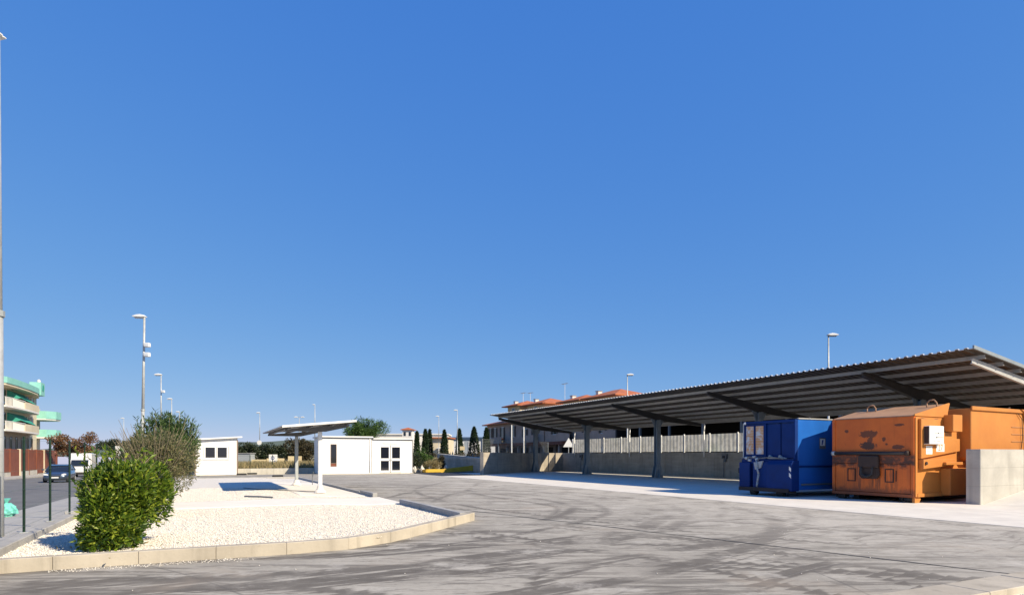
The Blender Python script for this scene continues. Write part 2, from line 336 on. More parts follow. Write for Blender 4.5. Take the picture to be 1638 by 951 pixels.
def mesh_panel():
    m, nt, b, n, l = nodes_of('brick_panel')  # tan brick pattern partly covered by pale grey patches
    co = n.new('ShaderNodeTexCoord').outputs['Object']
    br = n.new('ShaderNodeTexBrick'); br.inputs['Scale'].default_value = 5.0; br.inputs['Color1'].default_value = (0.55, 0.28, 0.12, 1)
    br.inputs['Color2'].default_value = (0.62, 0.36, 0.18, 1); br.inputs['Mortar'].default_value = (0.62, 0.64, 0.64, 1); br.inputs['Mortar Size'].default_value = 0.02
    mp = n.new('ShaderNodeMapping'); mp.inputs['Rotation'].default_value = (R(90), 0, R(90)); l.new(co, mp.inputs[0]); l.new(mp.outputs[0], br.inputs['Vector'])
    w = noise(n, l, co, 3.0, 7, 0.7, 0.6)
    col = mixc(n, l, maprange(n, l, w, 0.48, 0.6), br.outputs['Color'], (0.60, 0.62, 0.62))
    l.new(col, b.inputs['Base Color']); b.inputs['Roughness'].default_value = 0.7
    M['brick_panel'] = m
mesh_panel()

leafmat('leaf_laurel', [(0.026, 0.06, 0.008), (0.075, 0.14, 0.013), (0.155, 0.235, 0.02), (0.33, 0.38, 0.04)], 0.45, 0.42, 0.4)
leafmat('leaf_olive', [(0.09, 0.10, 0.04), (0.155, 0.16, 0.07), (0.23, 0.22, 0.10), (0.24, 0.19, 0.11)], 0.4)
leafmat('leaf_oleander', [(0.04, 0.075, 0.022), (0.075, 0.13, 0.035), (0.115, 0.175, 0.05)], 0.35)
leafmat('leaf_red', [(0.15, 0.07, 0.04), (0.25, 0.12, 0.07), (0.20, 0.13, 0.07), (0.13, 0.11, 0.05)], 0.3)
leafmat('leaf_dark', [(0.012, 0.022, 0.009), (0.028, 0.043, 0.016), (0.05, 0.058, 0.022)], 0.2)
leafmat('leaf_brown', [(0.03, 0.032, 0.014), (0.06, 0.052, 0.024), (0.085, 0.062, 0.03)], 0.2)
leafmat('leaf_pine', [(0.025, 0.06, 0.012), (0.065, 0.13, 0.024), (0.11, 0.19, 0.038)], 0.3)
leafmat('leaf_cypress', [(0.010, 0.024, 0.010), (0.02, 0.042, 0.015), (0.035, 0.06, 0.02)], 0.15)
leafmat('leaf_dry', [(0.30, 0.23, 0.11), (0.42, 0.33, 0.17), (0.24, 0.20, 0.09), (0.18, 0.17, 0.07)], 0.3, 0.8)
leafmat('gravel_stone', [(0.58, 0.53, 0.46), (0.72, 0.67, 0.59), (0.80, 0.76, 0.68), (0.78, 0.72, 0.62)], 0.0, 0.85, 0.3)

# ------------------------------------------------------------------ mesh helpers
class MB:
    def __init__(s): s.v = []; s.f = []
    def add(s, vs_, fs):
        k = len(s.v); s.v += [tuple(v) for v in vs_]; s.f += [tuple(i + k for i in f) for f in fs]; return s
    def box(s, x0, x1, y0, y1, z0, z1):
        return s.add([(x, y, z) for z in (z0, z1) for y in (y0, y1) for x in (x0, x1)],
                     [(0, 2, 3, 1), (4, 5, 7, 6), (0, 1, 5, 4), (2, 6, 7, 3), (0, 4, 6, 2), (1, 3, 7, 5)])
    def prism(s, poly, axis, t0, t1):
        def P(u, v, t): return {'x': (t, u, v), 'y': (u, t, v), 'z': (u, v, t)}[axis]
        n = len(poly)
        return s.add([P(u, v, t0) for u, v in poly] + [P(u, v, t1) for u, v in poly],
                     [tuple(range(n - 1, -1, -1)), tuple(range(n, 2 * n))] + [(i, (i + 1) % n, n + (i + 1) % n, n + i) for i in range(n)])
    def tube(s, p0, p1, r0, r1=None, n=8, caps=True):
        r1 = r0 if r1 is None else r1
        p0, p1 = Vector(p0), Vector(p1); d = (p1 - p0).normalized()
        u = d.orthogonal().normalized(); w = d.cross(u)
        vs_ = []
        for p, r in ((p0, r0), (p1, r1)):
            for i in range(n):
                t = 2 * math.pi * i / n; vs_.append(p + (u * math.cos(t) + w * math.sin(t)) * r)
        fs = [(i, (i + 1) % n, n + (i + 1) % n, n + i) for i in range(n)]
        if caps: fs += [tuple(range(n - 1, -1, -1)), tuple(range(n, 2 * n))]
        return s.add(vs_, fs)
    def path(s, pts, r, n=6):
        for p, q in zip(pts[:-1], pts[1:]): s.tube(p, q, r, r, n)
        return s
    def lathe(s, prof, n=12, c=(0, 0, 0)):
        vs_ = [(c[0] + r * math.cos(2 * math.pi * i / n), c[1] + r * math.sin(2 * math.pi * i / n), c[2] + z) for r, z in prof for i in range(n)]
        m = len(prof)
        fs = [(k * n + i, k * n + (i + 1) % n, (k + 1) * n + (i + 1) % n, (k + 1) * n + i) for k in range(m - 1) for i in range(n)]
        return s.add(vs_, fs + [tuple(range(n - 1, -1, -1)), tuple(range((m - 1) * n, m * n))])
    def build(s, name, m, parent=None, bev=0.0, smooth=False, loc=None, rz=None):
        me = bpy.data.meshes.new(name); me.from_pydata(s.v, [], s.f)
        bm = bmesh.new(); bm.from_mesh(me); bmesh.ops.recalc_face_normals(bm, faces=bm.faces)
        if bev:
            ed = [e for e in bm.edges if len(e.link_faces) == 2 and e.calc_face_angle(0) > 0.6]
            bmesh.ops.bevel(bm, geom=ed, offset=bev, segments=1, affect='EDGES', clamp_overlap=True)
        bm.to_mesh(me); bm.free()
        if smooth:
            for p in me.polygons: p.use_smooth = True
        me.materials.append(M[m]); o = bpy.data.objects.new(name, me); C.objects.link(o)
        if parent is not None: o.parent = parent
        if loc is not None: o.location = loc
        if rz is not None: o.rotation_euler = (0, 0, rz)
        return o
def box(name, m, parent, x0, x1, y0, y1, z0, z1, bev=0.0, **k): return MB().box(x0, x1, y0, y1, z0, z1).build(name, m, parent, bev, **k)
def thing(name, label, cat, loc=(0, 0, 0), rz=0.0, group=None):
    o = bpy.data.objects.new(name, None); C.objects.link(o); o.empty_display_size = 0.2
    o.location = loc; o.rotation_euler = (0, 0, rz); return tag(o, label, cat, group)
def tag(o, label, cat, group=None):
    o['label'] = label; o['category'] = cat
    if group: o['group'] = group
    return o
def struct(o): o['kind'] = 'structure'; return o
def structroot(name, loc=(0, 0, 0), rz=0.0):
    o = bpy.data.objects.new(name, None); C.objects.link(o); o.location = loc; o.rotation_euler = (0, 0, rz); return struct(o)
def copy_tree(o, parent=None):
    c = o.copy(); C.objects.link(c); c.parent = parent
    for ch in list(o.children): copy_tree(ch, c)
    return c
def share(o, parent, loc, rz=0.0):
    c = o.copy(); C.objects.link(c); c.parent = parent; c.location = loc; c.rotation_euler = (0, 0, rz); return c
def rawmesh(name, verts, faces_flat, per, m, parent=None, smooth=False):
    """big meshes straight from numpy; every face has `per` corners"""
    me = bpy.data.meshes.new(name); nf = len(faces_flat) // per
    me.vertices.add(len(verts)); me.vertices.foreach_set('co', np.asarray(verts, np.float32).ravel())
    me.loops.add(len(faces_flat)); me.loops.foreach_set('vertex_index', np.asarray(faces_flat, np.int32))
    me.polygons.add(nf); me.polygons.foreach_set('loop_start', np.arange(nf, dtype=np.int32) * per)
    me.polygons.foreach_set('loop_total', np.full(nf, per, np.int32))
    if smooth: me.polygons.foreach_set('use_smooth', np.ones(nf, bool))
    me.update(calc_edges=True); me.validate()
    me.materials.append(M[m]); o = bpy.data.objects.new(name, me); C.objects.link(o)
    if parent is not None: o.parent = parent
    return o
def unit(v): return v / np.maximum(np.linalg.norm(v, axis=1, keepdims=True), 1e-9)
def leaves(name, pts, L, W, m, parent, out=None, up=0.3, jit=0.35, outw=0.7):
    n = len(pts); t = rng.normal(size=(n, 3))
    if out is not None: t = t * 0.75 + out * outw
    t[:, 2] += up; t = unit(t); q = unit(np.cross(t, rng.normal(size=(n, 3)))); nn = np.cross(t, q)
    s = (1 + jit * rng.uniform(-1, 1, n))[:, None]
    l, w = L * s, W * s
    v = np.stack([pts, pts + t * l * .45 + q * w * .5 + nn * w * .18, pts + t * l, pts + t * l * .45 - q * w * .5 + nn * w * .18], 1).reshape(-1, 3)
    k = np.arange(n)[:, None] * 4
    f = np.concatenate([k, k + 1, k + 2, k, k + 2, k + 3], 1).ravel()
    return rawmesh(name, v, f, 3, m, parent)
def clump(p, f, ph):  # smooth pseudo noise used to open gaps and clumps
    return (np.sin(p[:, 0] * f + ph) * np.sin(p[:, 1] * f * 1.1 + ph * 2.1) + np.sin(p[:, 1] * f * .8 + ph * .7) * np.sin(p[:, 2] * f * 1.2 + ph) + np.sin(p[:, 2] * f + 1.7 * ph) * np.sin(p[:, 0] * f * .9 + ph)) / 3
def cloud(lobes, n, shell=0.35, gapf=None, thr=-0.12, zmin=None, ph=1.0):
    vol = np.array([r[0] * r[1] * r[2] for _, r in lobes]) ** .75; vol /= vol.sum()
    pick = rng.choice(len(lobes), n, p=vol)
    c = np.array([l[0] for l in lobes])[pick]; r = np.array([l[1] for l in lobes])[pick]
    d = unit(rng.normal(size=(n, 3))); rad = (1 - rng.random(n) ** 1.3 * shell * 2 * rng.random(n))[:, None]
    wob = 1 + 0.14 * clump(d * 3.0 + c, 2.2, ph)[:, None] + 0.06 * rng.normal(size=(n, 1))
    p = c + d * r * rad * wob
    keep = np.ones(n, bool)
    if gapf: keep &= clump(p, gapf, ph) > thr
    if zmin is not None: keep &= p[:, 2] > zmin
    return p[keep], d[keep]
# ------------------------------------------------------------------ ground
def grid_sheet(name, bs, as_, dz, m):
    v = [AB(b, a, terrain(b, a) + dz) for a in as_ for b in bs]; nb = len(bs)
    f = [(j * nb + i, j * nb + i + 1, (j + 1) * nb + i + 1, (j + 1) * nb + i) for j in range(len(as_) - 1) for i in range(nb - 1)]
    return struct(MB().add(v, f).build(name, m, smooth=True))
gb = [-3500, -1500, -700, -300, -150, -100, -70, -50, -40, -30, -24, -20, -16, -12, -9, -7, -6, -5.2, -4.5, -3.9, -3.3, -2.8, -2.5, 0, 8, 20, 40, 80, 150, 300, 700, 1500, 3500]
ga = [-300, -100, -40, -15, 0, 8, 15, 22, 30, 40, 50, 60, 75, 90, 110, 140, 180, 240, 330, 500, 900, 1600, 3000, 4200]
grid_sheet('ground', gb, ga, -0.06, 'dry_ground')
def sheet(name, b0, b1, a0, a1, z, m): return struct(MB().add([AB(b0, a0, z), AB(b1, a0, z), AB(b1, a1, z), AB(b0, a1, z)], [(0, 1, 2, 3)]).build(name, m))
sheet('yard_paving', -2.4, 15.2, -18, 51.3, 0.0, 'yard_asphalt')
# light concrete apron in front of and under the canopy, in cast bays with open joints
apron = structroot('concrete_apron')
bcuts = [15.2, 18.9, 22.6, 26.4, 30.6]; acuts = [-6 + 6.0 * i for i in range(10)]
for i in range(4):
    for j in range(9):
        g = 0.008
        p = [AB(bcuts[i] + g, acuts[j] + g), AB(bcuts[i + 1] - g, acuts[j] + g), AB(bcuts[i + 1] - g, acuts[j + 1] - g), AB(bcuts[i] + g, acuts[j + 1] - g)]
        if j == 8 and i == 0: continue
        MB().prism([(q.x, q.y) for q in p], 'z', -0.03, 0.006).build('slab', 'slab_concrete', apron)
struct(MB().add([AB(15.0, -10, -.012), AB(34, -10, -.012), AB(34, 60, -.012), AB(15.0, 60, -.012)], [(0, 1, 2, 3)]).build('apron_bed', 'tar'))
# tar filled joint running across the yard
MBj = MB(); p0, p1 = Vector((-1.45, 17.2, 0)), Vector((7.0, 7.05, 0)); pd = (p1 - p0).normalized(); pn = Vector((-pd.y, pd.x, 0))
pts = []
for i in range(41):
    t = i / 40; c = p0.lerp(p1, t) + pn * (0.012 * math.sin(t * 21) + 0.008 * math.sin(t * 47)); w = 0.022 + 0.007 * math.sin(t * 33)
    pts += [c + pn * w + Vector((0, 0, .004)), c - pn * w + Vector((0, 0, .004))]
MBj.add(pts, [(2 * i, 2 * i + 1, 2 * i + 3, 2 * i + 2) for i in range(40)])
struct(MBj.build('tar_joint', 'tar'))

# ------------------------------------------------------------------ gravel island with kerbs
outer = [Vector(p) for p in ((-9.4, 6.35), (-7.6, 7.32), (-6.43, 7.93), (-5.5, 8.42), (-4.6, 8.86), (-3.7, 9.28), (-2.78, 9.76), (-2.2, 10.4), (-1.5, 12.35), (-0.86, 14.4))]
def kerb_run(root, pts, w, h, piece, m, side=1, z0=-0.05):
    """lay kerb stones along a polyline; the stones lie to the left of it (side=1)"""
    segs = [(p, q, (q - p).length) for p, q in zip(pts[:-1], pts[1:])]; tot = sum(s[2] for s in segs)
    def at(d):
        d = max(0, min(tot, d))
        for p, q, L in segs:
            if d <= L: return p.lerp(q, d / L)
            d -= L
        return segs[-1][1]
    n = max(1, round(tot / piece)); st = tot / n
    for i in range(n):
        a_, b_ = at(i * st), at((i + 1) * st); d = (b_ - a_); L = d.length; ang = math.atan2(d.y, d.x)
        j = random.uniform(-.003, .003)
        MB().box(0.0015, L - 0.0015, 0 if side > 0 else -w, w if side > 0 else 0, z0, h + j).build('kerb_stone', m, root, 0.008, loc=(a_.x, a_.y + 0, 0), rz=ang + random.uniform(-.004, .004))
kf = structroot('kerb'); kerb_run(kf, outer, 0.16, 0.18, 1.0, 'kerb_concrete')
kc = AB(5.42, 13.35); ke = AB(5.42, 18.25)
kerb_run(kf, [Vector((kc.x, kc.y)), Vector((ke.x, ke.y))], 0.16, 0.18, 1.0, 'grey_kerb')
k1, k2 = AB(5.42, 21.5), AB(5.42, 23.5); kerb_run(kf, [Vector((k1.x, k1.y)), Vector((k2.x, k2.y))], 0.16, 0.18, 1.0, 'grey_kerb')
k1, k2 = AB(5.42, 23.6), AB(5.42, 41.0); kerb_run(kf, [Vector((k1.x, k1.y)), Vector((k2.x, k2.y))], 0.16, 0.135, 1.0, 'grey_kerb')
k1, k2 = AB(5.4, 41.0), AB(-2.3, 41.0); kerb_run(kf, [Vector((k1.x, k1.y)), Vector((k2.x, k2.y))], 0.16, 0.15, 1.0, 'grey_kerb')
inner = [(p.x - .02, p.y + .1) for p in outer[1:-1]]
poly = [(-7.5, 7.42)] + inner[1:] + [(AB(5.3, 13.6).x, AB(5.3, 13.6).y), (AB(5.3, 41).x, AB(5.3, 41).y), (AB(-2.46, 41).x, AB(-2.46, 41).y), (AB(-2.46, 10.6).x, AB(-2.46, 10.6).y)]
GZ = 0.115
def gsink(b): return GZ - 0.085 * smooth01((b - 2.6) / 2.0)
bm = bmesh.new(); bm.faces.new([bm.verts.new((x, y, 0)) for x, y in poly])
for bc_ in (2.6, 3.0, 3.4, 3.8, 4.2, 4.6):
    bmesh.ops.bisect_plane(bm, geom=bm.verts[:] + bm.edges[:] + bm.faces[:], plane_co=AB(bc_, 0), plane_no=(CT, ST, 0))
for v_ in bm.verts: v_.co.z = gsink(toab(v_.co.x, v_.co.y)[0])
me_ = bpy.data.meshes.new('gravel_ground'); bm.to_mesh(me_); bm.free(); me_.materials.append(M['gravel_bed'])
gb_ = bpy.data.objects.new('gravel_ground', me_); C.objects.link(gb_); struct(gb_)
def ramped(name, rows, m):   # rows of (b, a_near, a_far): a slab that follows the sinking gravel
    v = []; f = []
    for (b, an, af) in rows:
        z = gsink(b) + .02; v += [AB(b, an, z), AB(b, af, z), AB(b, an, -.05), AB(b, af, -.05)]
    for i in range(len(rows) - 1):
        k = 4 * i; f += [(k, k + 4, k + 5, k + 1), (k, k + 2, k + 6, k + 4), (k + 1, k + 5, k + 7, k + 3)]
    k = 4 * (len(rows) - 1); f += [(0, 1, 3, 2), (k, k + 2, k + 3, k + 1)]
    return struct(MB().add(v, f).build(name, m))
ramped('concrete_path', [(-2.4, 18.0, 20.2), (1.5, 18.17, 20.6), (2.6, 18.2, 20.8), (3.2, 18.25, 20.9), (3.8, 18.28, 21.0), (4.4, 18.3, 21.15), (5.45, 18.35, 21.4)], 'pale_pad')
ramped('concrete_pad', [(3.0, 22.6, 34), (3.4, 22.5, 34), (3.8, 22.4, 34), (4.2, 22.4, 34), (4.6, 22.3, 34), (5.26, 22.2, 34)], 'pale_pad')
# loose limestone gravel
def inside(px, py, pl):
    r = np.zeros(len(px), bool); n = len(pl)
    for i in range(n):
        x1, y1 = pl[i]; x2, y2 = pl[(i + 1) % n]
        c = ((y1 > py) != (y2 > py)) & (px < (x2 - x1) * (py - y1) / (y2 - y1 + 1e-12) + x1); r ^= c
    return r
def stones(name, X, Y, Z, size, m):
    n = len(X)
    o8 = np.array([(1, 0, 0), (-1, 0, 0), (0, 1, 0), (0, -1, 0), (0, 0, 1), (0, 0, -1)], float)
    of = np.array([(0, 2, 4), (2, 1, 4), (1, 3, 4), (3, 0, 4), (2, 0, 5), (1, 2, 5), (3, 1, 5), (0, 3, 5)])
    ang = rng.uniform(0, 6.28, n); s = size * rng.uniform(.5, 1.3, n)
    v = o8[None] * (1 + .35 * rng.uniform(-1, 1, (n, 6, 1))) * s[:, None, None]; v = v + rng.uniform(-.25, .25, (n, 6, 3)) * s[:, None, None]
    v[:, :, 2] *= .6
    c, sn = np.cos(ang)[:, None], np.sin(ang)[:, None]
    x, y = v[:, :, 0] * c - v[:, :, 1] * sn, v[:, :, 0] * sn + v[:, :, 1] * c
    v = np.stack([x + X[:, None], y + Y[:, None], v[:, :, 2] + Z[:, None]], 2).reshape(-1, 3)
    f = (of[None] + (np.arange(n) * 6)[:, None, None]).ravel()
    o = rawmesh(name, v, f, 3, m); o['kind'] = 'stuff'; return o
N = 300000
yy = 7.3 + (26 - 7.3) * rng.random(N) ** 1.9; xx = rng.uniform(-13, 0, N)
bb, aa = xx * CT + yy * ST, -xx * ST + yy * CT
ok = inside(xx, yy, poly) & ~((aa > 18.0) & (aa < 20.9 + (bb - 1.5) * .12) & (bb > -2.4)) & ~((bb > 3.0) & (aa > 22.3)) & (xx / yy > -0.85)
xx, yy = xx[ok], yy[ok]
gs = stones('limestone_gravel', xx, yy, np.array([gsink(q) for q in bb[ok]]) + .004 + rng.uniform(-.004, .008, len(xx)), 0.0125, 'gravel_stone'); tag(gs, 'loose white limestone gravel filling the kerbed island', 'gravel')
# stones spilled over the kerb
n = 330; t = rng.random(n); sx = -5.9 + 2.0 * t + rng.normal(0, .15, n); sy = 8.1 + 1.0 * t - np.abs(rng.normal(0, .07, n)) - .02
far = rng.random(n) < .12; sx[far] = rng.uniform(-5, 7, far.sum()); sy[far] = rng.uniform(5.5, 13, far.sum())
bb, aa = sx * CT + sy * ST, -sx * ST + sy * CT
okk = ~inside(sx, sy - .0, [(p.x, p.y) for p in outer] + [(-10, 20)])
sp = stones('spilled_stones', sx[okk], sy[okk], np.full(okk.sum(), 0.006), 0.010, 'gravel_stone'); tag(sp, 'white stones spilled from the gravel onto the asphalt', 'stones')
# kerb of the next island, bottom right
k2r = structroot('kerb'); a1, a2 = AB(3.6, 3.74), AB(15, 3.74)
kerb_run(k2r, [Vector((a1.x, a1.y)), Vector((a2.x, a2.y))], 0.42, 0.20, 1.0, 'kerb_concrete', side=-1)
struct(MB().add([AB(3.9, -4, .13), AB(15, -4, .13), AB(15, 3.34, .13), AB(3.9, 3.34, .13)], [(0, 1, 2, 3)]).build('gravel_ground', 'gravel_bed'))
n = 5000; qb, qa = rng.uniform(4.5, 10, n), rng.uniform(1.8, 3.3, n); qx, qy = qb * CT - qa * ST, qb * ST + qa * CT
st2 = stones('limestone_gravel', qx, qy, np.full(n, .135), 0.015, 'gravel_stone'); tag(st2, 'white gravel behind the kerb in the lower right corner', 'gravel')

# ------------------------------------------------------------------ boundary on the left: low wall, fence, pavement, street
def slab_strip(name, b0, b1, a0, a1, dz, m, na=40, skirt=0.15):
    v, f = [], []
    for j in range(na + 1):
        a = a0 + (a1 - a0) * j / na
        for b in (b0, b1): v += [AB(b, a, terrain(b, a) + dz), AB(b, a, terrain(b, a) + dz - skirt)]
    for j in range(na):
        k = 4 * j; f += [(k, k + 2, k + 6, k + 4), (k, k + 4, k + 5, k + 1), (k + 2, k + 3, k + 7, k + 6)]
    return struct(MB().add(v, f).build(name, m))
slab_strip('pavement', -4.9, -2.8, -6, 120, 0.11, 'pavement', 60, .3)
slab_strip('road', -16.5, -4.92, -8, 190, 0.0, 'road_asphalt', 60, .1)
slab_strip('pavement', -21.4, -16.52, -4, 150, 0.12, 'pavement', 60, .25)
lw = thing('low_wall', 'low grey concrete wall under the green fence posts', 'wall', AB(-2.62, 8.0), TH)
for j, (y0, y1) in enumerate([(-3, -0.2), (-.2, 2.6), (2.6, 5.4), (5.4, 8.35), (9.0, 12), (12, 15), (15, 18), (18, 21), (21, 25), (25, 29), (29, 34)]):
    MB().box(-.16, .16, y0 + .006, y1 - .006, -.9, .23 + random.uniform(-.006, .006)).build('wall_block', 'grey_kerb', lw, .012)
fence = thing('wire_fence', 'green wire fence of slim dark posts along the street', 'fence', AB(-2.62, 8.0), TH)
for k in range(-1, 12):
    y = 4.7 + 1.95 * k
    MB().tube((0, y, .2), (0, y, 1.80), .020, .020, 8).build('post', 'green_post', fence)
    box('foot_plate', 'galvanised', fence, -.06, .06, y - .05, y + .05, .231, .243)
for z in (0.35, 0.65, .95, 1.25, 1.55, 1.75):
    MB().tube((.03, 2.75, z), (.03, 26.2, z), .0016, .0016, 4).build('wire', 'wire_green', fence)

# ------------------------------------------------------------------ retaining walls round the yard
def wall_run(name, label, p0, p1, h, th, m, panel=2.5, z0=-.2, m2=None):
    p0, p1 = Vector(p0), Vector(p1); d = p1 - p0; L = d.length; ang = math.atan2(d.y, d.x)
    w = thing(name, label, 'wall', (p0.x, p0.y, 0), ang); n = max(1, round(L / panel)); st = L / n
    for i in range(n):
        MB().box(i * st + .004, (i + 1) * st - .004, 0, th, z0, h + random.uniform(-.004, .004)).build('wall_panel', m, w, .012)
    MB().box(.02, L - .02, .02, th - .02, z0, h - .03).build('wall_core', m, w)
    return w, L
bw0, bw1 = AB(30.65, 51.2), AB(30.65, 2.0)
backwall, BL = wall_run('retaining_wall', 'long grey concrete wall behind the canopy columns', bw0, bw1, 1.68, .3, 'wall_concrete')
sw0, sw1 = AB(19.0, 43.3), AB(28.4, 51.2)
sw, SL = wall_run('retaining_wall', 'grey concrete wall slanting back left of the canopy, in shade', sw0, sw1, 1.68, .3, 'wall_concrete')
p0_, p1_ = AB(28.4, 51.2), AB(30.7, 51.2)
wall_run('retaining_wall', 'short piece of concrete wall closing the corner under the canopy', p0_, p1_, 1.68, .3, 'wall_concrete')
# upper ground behind the walls
struct(MB().prism([(q.x, q.y) for q in (AB(30.9, -20), AB(90, -20), AB(90, 140), AB(30.9, 140))], 'z', -.5, 0.25).build('upper_ground', 'road_asphalt'))
struct(MB().prism([(q.x, q.y) for q in (AB(21.8, 47.5), AB(28.2, 52.2), AB(30.9, 52.2), AB(30.9, 75), AB(24, 75))], 'z', -.5, 0.9).build('upper_ground', 'pavement'))
# panels on top of the back wall
pf = thing('panel_fence', 'pale translucent panel fence with white posts on the back wall', 'fence', AB(30.8, 0), TH)
post_proto = sheet_proto = None
def ribbed(L, z0, z1):
    mb = MB(); n = 26; v = []
    for i in range(n + 1):
        x = L * i / n; o = .012 if (i // 2) % 2 else -.012
        v += [(o, x, z0), (o, x, z1)]
    return mb.add(v, [(2 * i, 2 * i + 1, 2 * i + 3, 2 * i + 2) for i in range(n)])
for k in range(17):
    y = 9.6 + 2.5 * k
    if post_proto is None:
        post_proto = box('post', 'white_paint', pf, -.04, .04, -.04, .04, 1.62, 2.97, loc=(0, y, 0))
        sheet_proto = ribbed(2.38, 1.73, 2.9).build('panel', 'fence_sheet', pf, loc=(0, y + .06, 0))
    else:
        share(post_proto, pf, (0, y, 0))
        if k < 16: share(sheet_proto, pf, (0, y + .06, 0))
# open mesh fence on the slanting wall
mfl = (sw1 - sw0).length; ang = math.atan2((sw1 - sw0).y, (sw1 - sw0).x)
mf = thing('mesh_fence', 'see-through grey mesh fence on the slanting wall', 'fence', (sw0.x, sw0.y, 0), ang)
for i in range(6):
    x = .1 + i * (mfl + 2.0) / 5
    MB().tube((x, .15, 1.66), (x, .15, 2.72), .03, .03, 6).build('post', 'wire_grey', mf)
for k in range(9): MB().tube((.1, .15, 1.74 + .12 * k), (mfl + 2.1, .15, 1.74 + .12 * k), .008, .008, 4).build('wire', 'wire_grey', mf)
vm = MB()
for k in range(95): vm.tube((.1 + k * (mfl + 2) / 95, .15, 1.72), (.1 + k * (mfl + 2) / 95, .15, 2.7), .0035, .0035, 4, False)
o = vm.build('upright_wires', 'wire_grey', mf); o['kind'] = 'stuff'
# wall and ramp at the far left of the canopy, yellow kerb
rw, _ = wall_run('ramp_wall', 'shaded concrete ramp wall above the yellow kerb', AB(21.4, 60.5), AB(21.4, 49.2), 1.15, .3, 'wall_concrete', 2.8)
cop = MB().prism([(0, 1.16), (11.3, 1.16), (11.3, 1.22), (0, 1.62)], 'y', .02, .5).build('coping', 'pale_wall_concrete', rw)
yk = thing('yellow_kerb', 'yellow painted kerb rising along the ramp wall', 'kerb', AB(17.2, 51.2), TH)
box('kerb_end', 'yellow_paint', yk, -.1, 1.2, -.2, .05, 0, .28, .02)
MB().prism([(1.2, -.05), (4.6, .1), (4.6, .62), (1.2, .26)], 'y', -.12, .06).build('kerb_bar', 'yellow_paint', yk, .01)
box('kerb_foot', 'yellow_paint', yk, -.2, -.1, -.2, .9, 0, .25, .02)
# ramp with side wall on the right
rwl = thing('ramp_side_wall', 'thick pale concrete wall right of the orange compactor', 'wall', AB(20.9, 10.6), TH)
for i in range(6):
    MB().box(i * 2.45 + (.0 if i == 0 else .004), (i + 1) * 2.45 - .004, 0, .4, -.1, 1.67).build('wall_panel', 'pale_wall_concrete', rwl, .014)
box('wall_core', 'pale_wall_concrete', rwl, .03, 14.6, .02, .38, -.1, 1.64)
rp = MB().prism([(AB(0, 0).x, 0)], 'z', 0, 0) if False else None
rmp = MB(); a0_, a1_ = 5.2, 10.6
rmp.add([AB(21.1, a0_, .008), AB(21.1, a1_, .008), AB(30.2, a1_, 1.55), AB(30.2, a0_, 1.55), AB(36, a1_, 1.55), AB(36, a0_, 1.55)], [(0, 1, 2, 3), (3, 2, 4, 5)])
struct(rmp.build('ramp', 'slab_concrete'))

# ------------------------------------------------------------------ the long canopy
PB = 26.36; PA = [15.6, 23.87, 32.13, 40.4, 48.65]; SL_ = 0.148
cano = thing('canopy', 'long steel canopy with corrugated roof over the containers', 'canopy', AB(PB, 0), TH)
# roof line: underside of the purlins at local x, front edge at x=-4 is high
def rz_(x): return 4.15 - SL_ * x
A0, A1 = 11.55, 49.6
prof = []; st = 0.28; nr = int((A1 - A0) / st)
for i in range(nr):
    y = A0 + i * st
    prof += [(y, 0), (y + .15, 0), (y + .18, .04), (y + .25, .04)]
prof.append((A1, 0))
v = []
for x in (-4.0, 4.15):
    z = rz_(x) + .20
    v += [(x, y, z + h) for y, h in prof] + [(x, y, z + h - .012) for y, h in prof]
n_ = len(prof); f = []
for i in range(n_ - 1):
    f += [(i, i + 1, 2 * n_ + i + 1, 2 * n_ + i), (n_ + i, 3 * n_ + i, 3 * n_ + i + 1, n_ + i + 1), (i, n_ + i, n_ + i + 1, i + 1), (2 * n_ + i, 2 * n_ + i + 1, 3 * n_ + i + 1, 3 * n_ + i)]
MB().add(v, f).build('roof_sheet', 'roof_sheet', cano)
v = [(-4.02, y, rz_(-4) + .212 + h) for y, h in prof] + [(-3.2, y, rz_(-3.2) + .212 + h) for y, h in prof]
v0 = v[:n_]; v = []
for (y, h) in prof: v += [(-4.01, y, rz_(-4) + .186 + h), (-4.01, y, rz_(-4) + .216 + h), (-3.7, y, rz_(-3.7) + .216 + h)]
f = []
for i in range(n_ - 1): f += [(3 * i, 3 * i + 1, 3 * i + 4, 3 * i + 3), (3 * i + 1, 3 * i + 2, 3 * i + 5, 3 * i + 4)]
MB().add(v, f).build('drip_edge', 'roof_edge_white', cano)
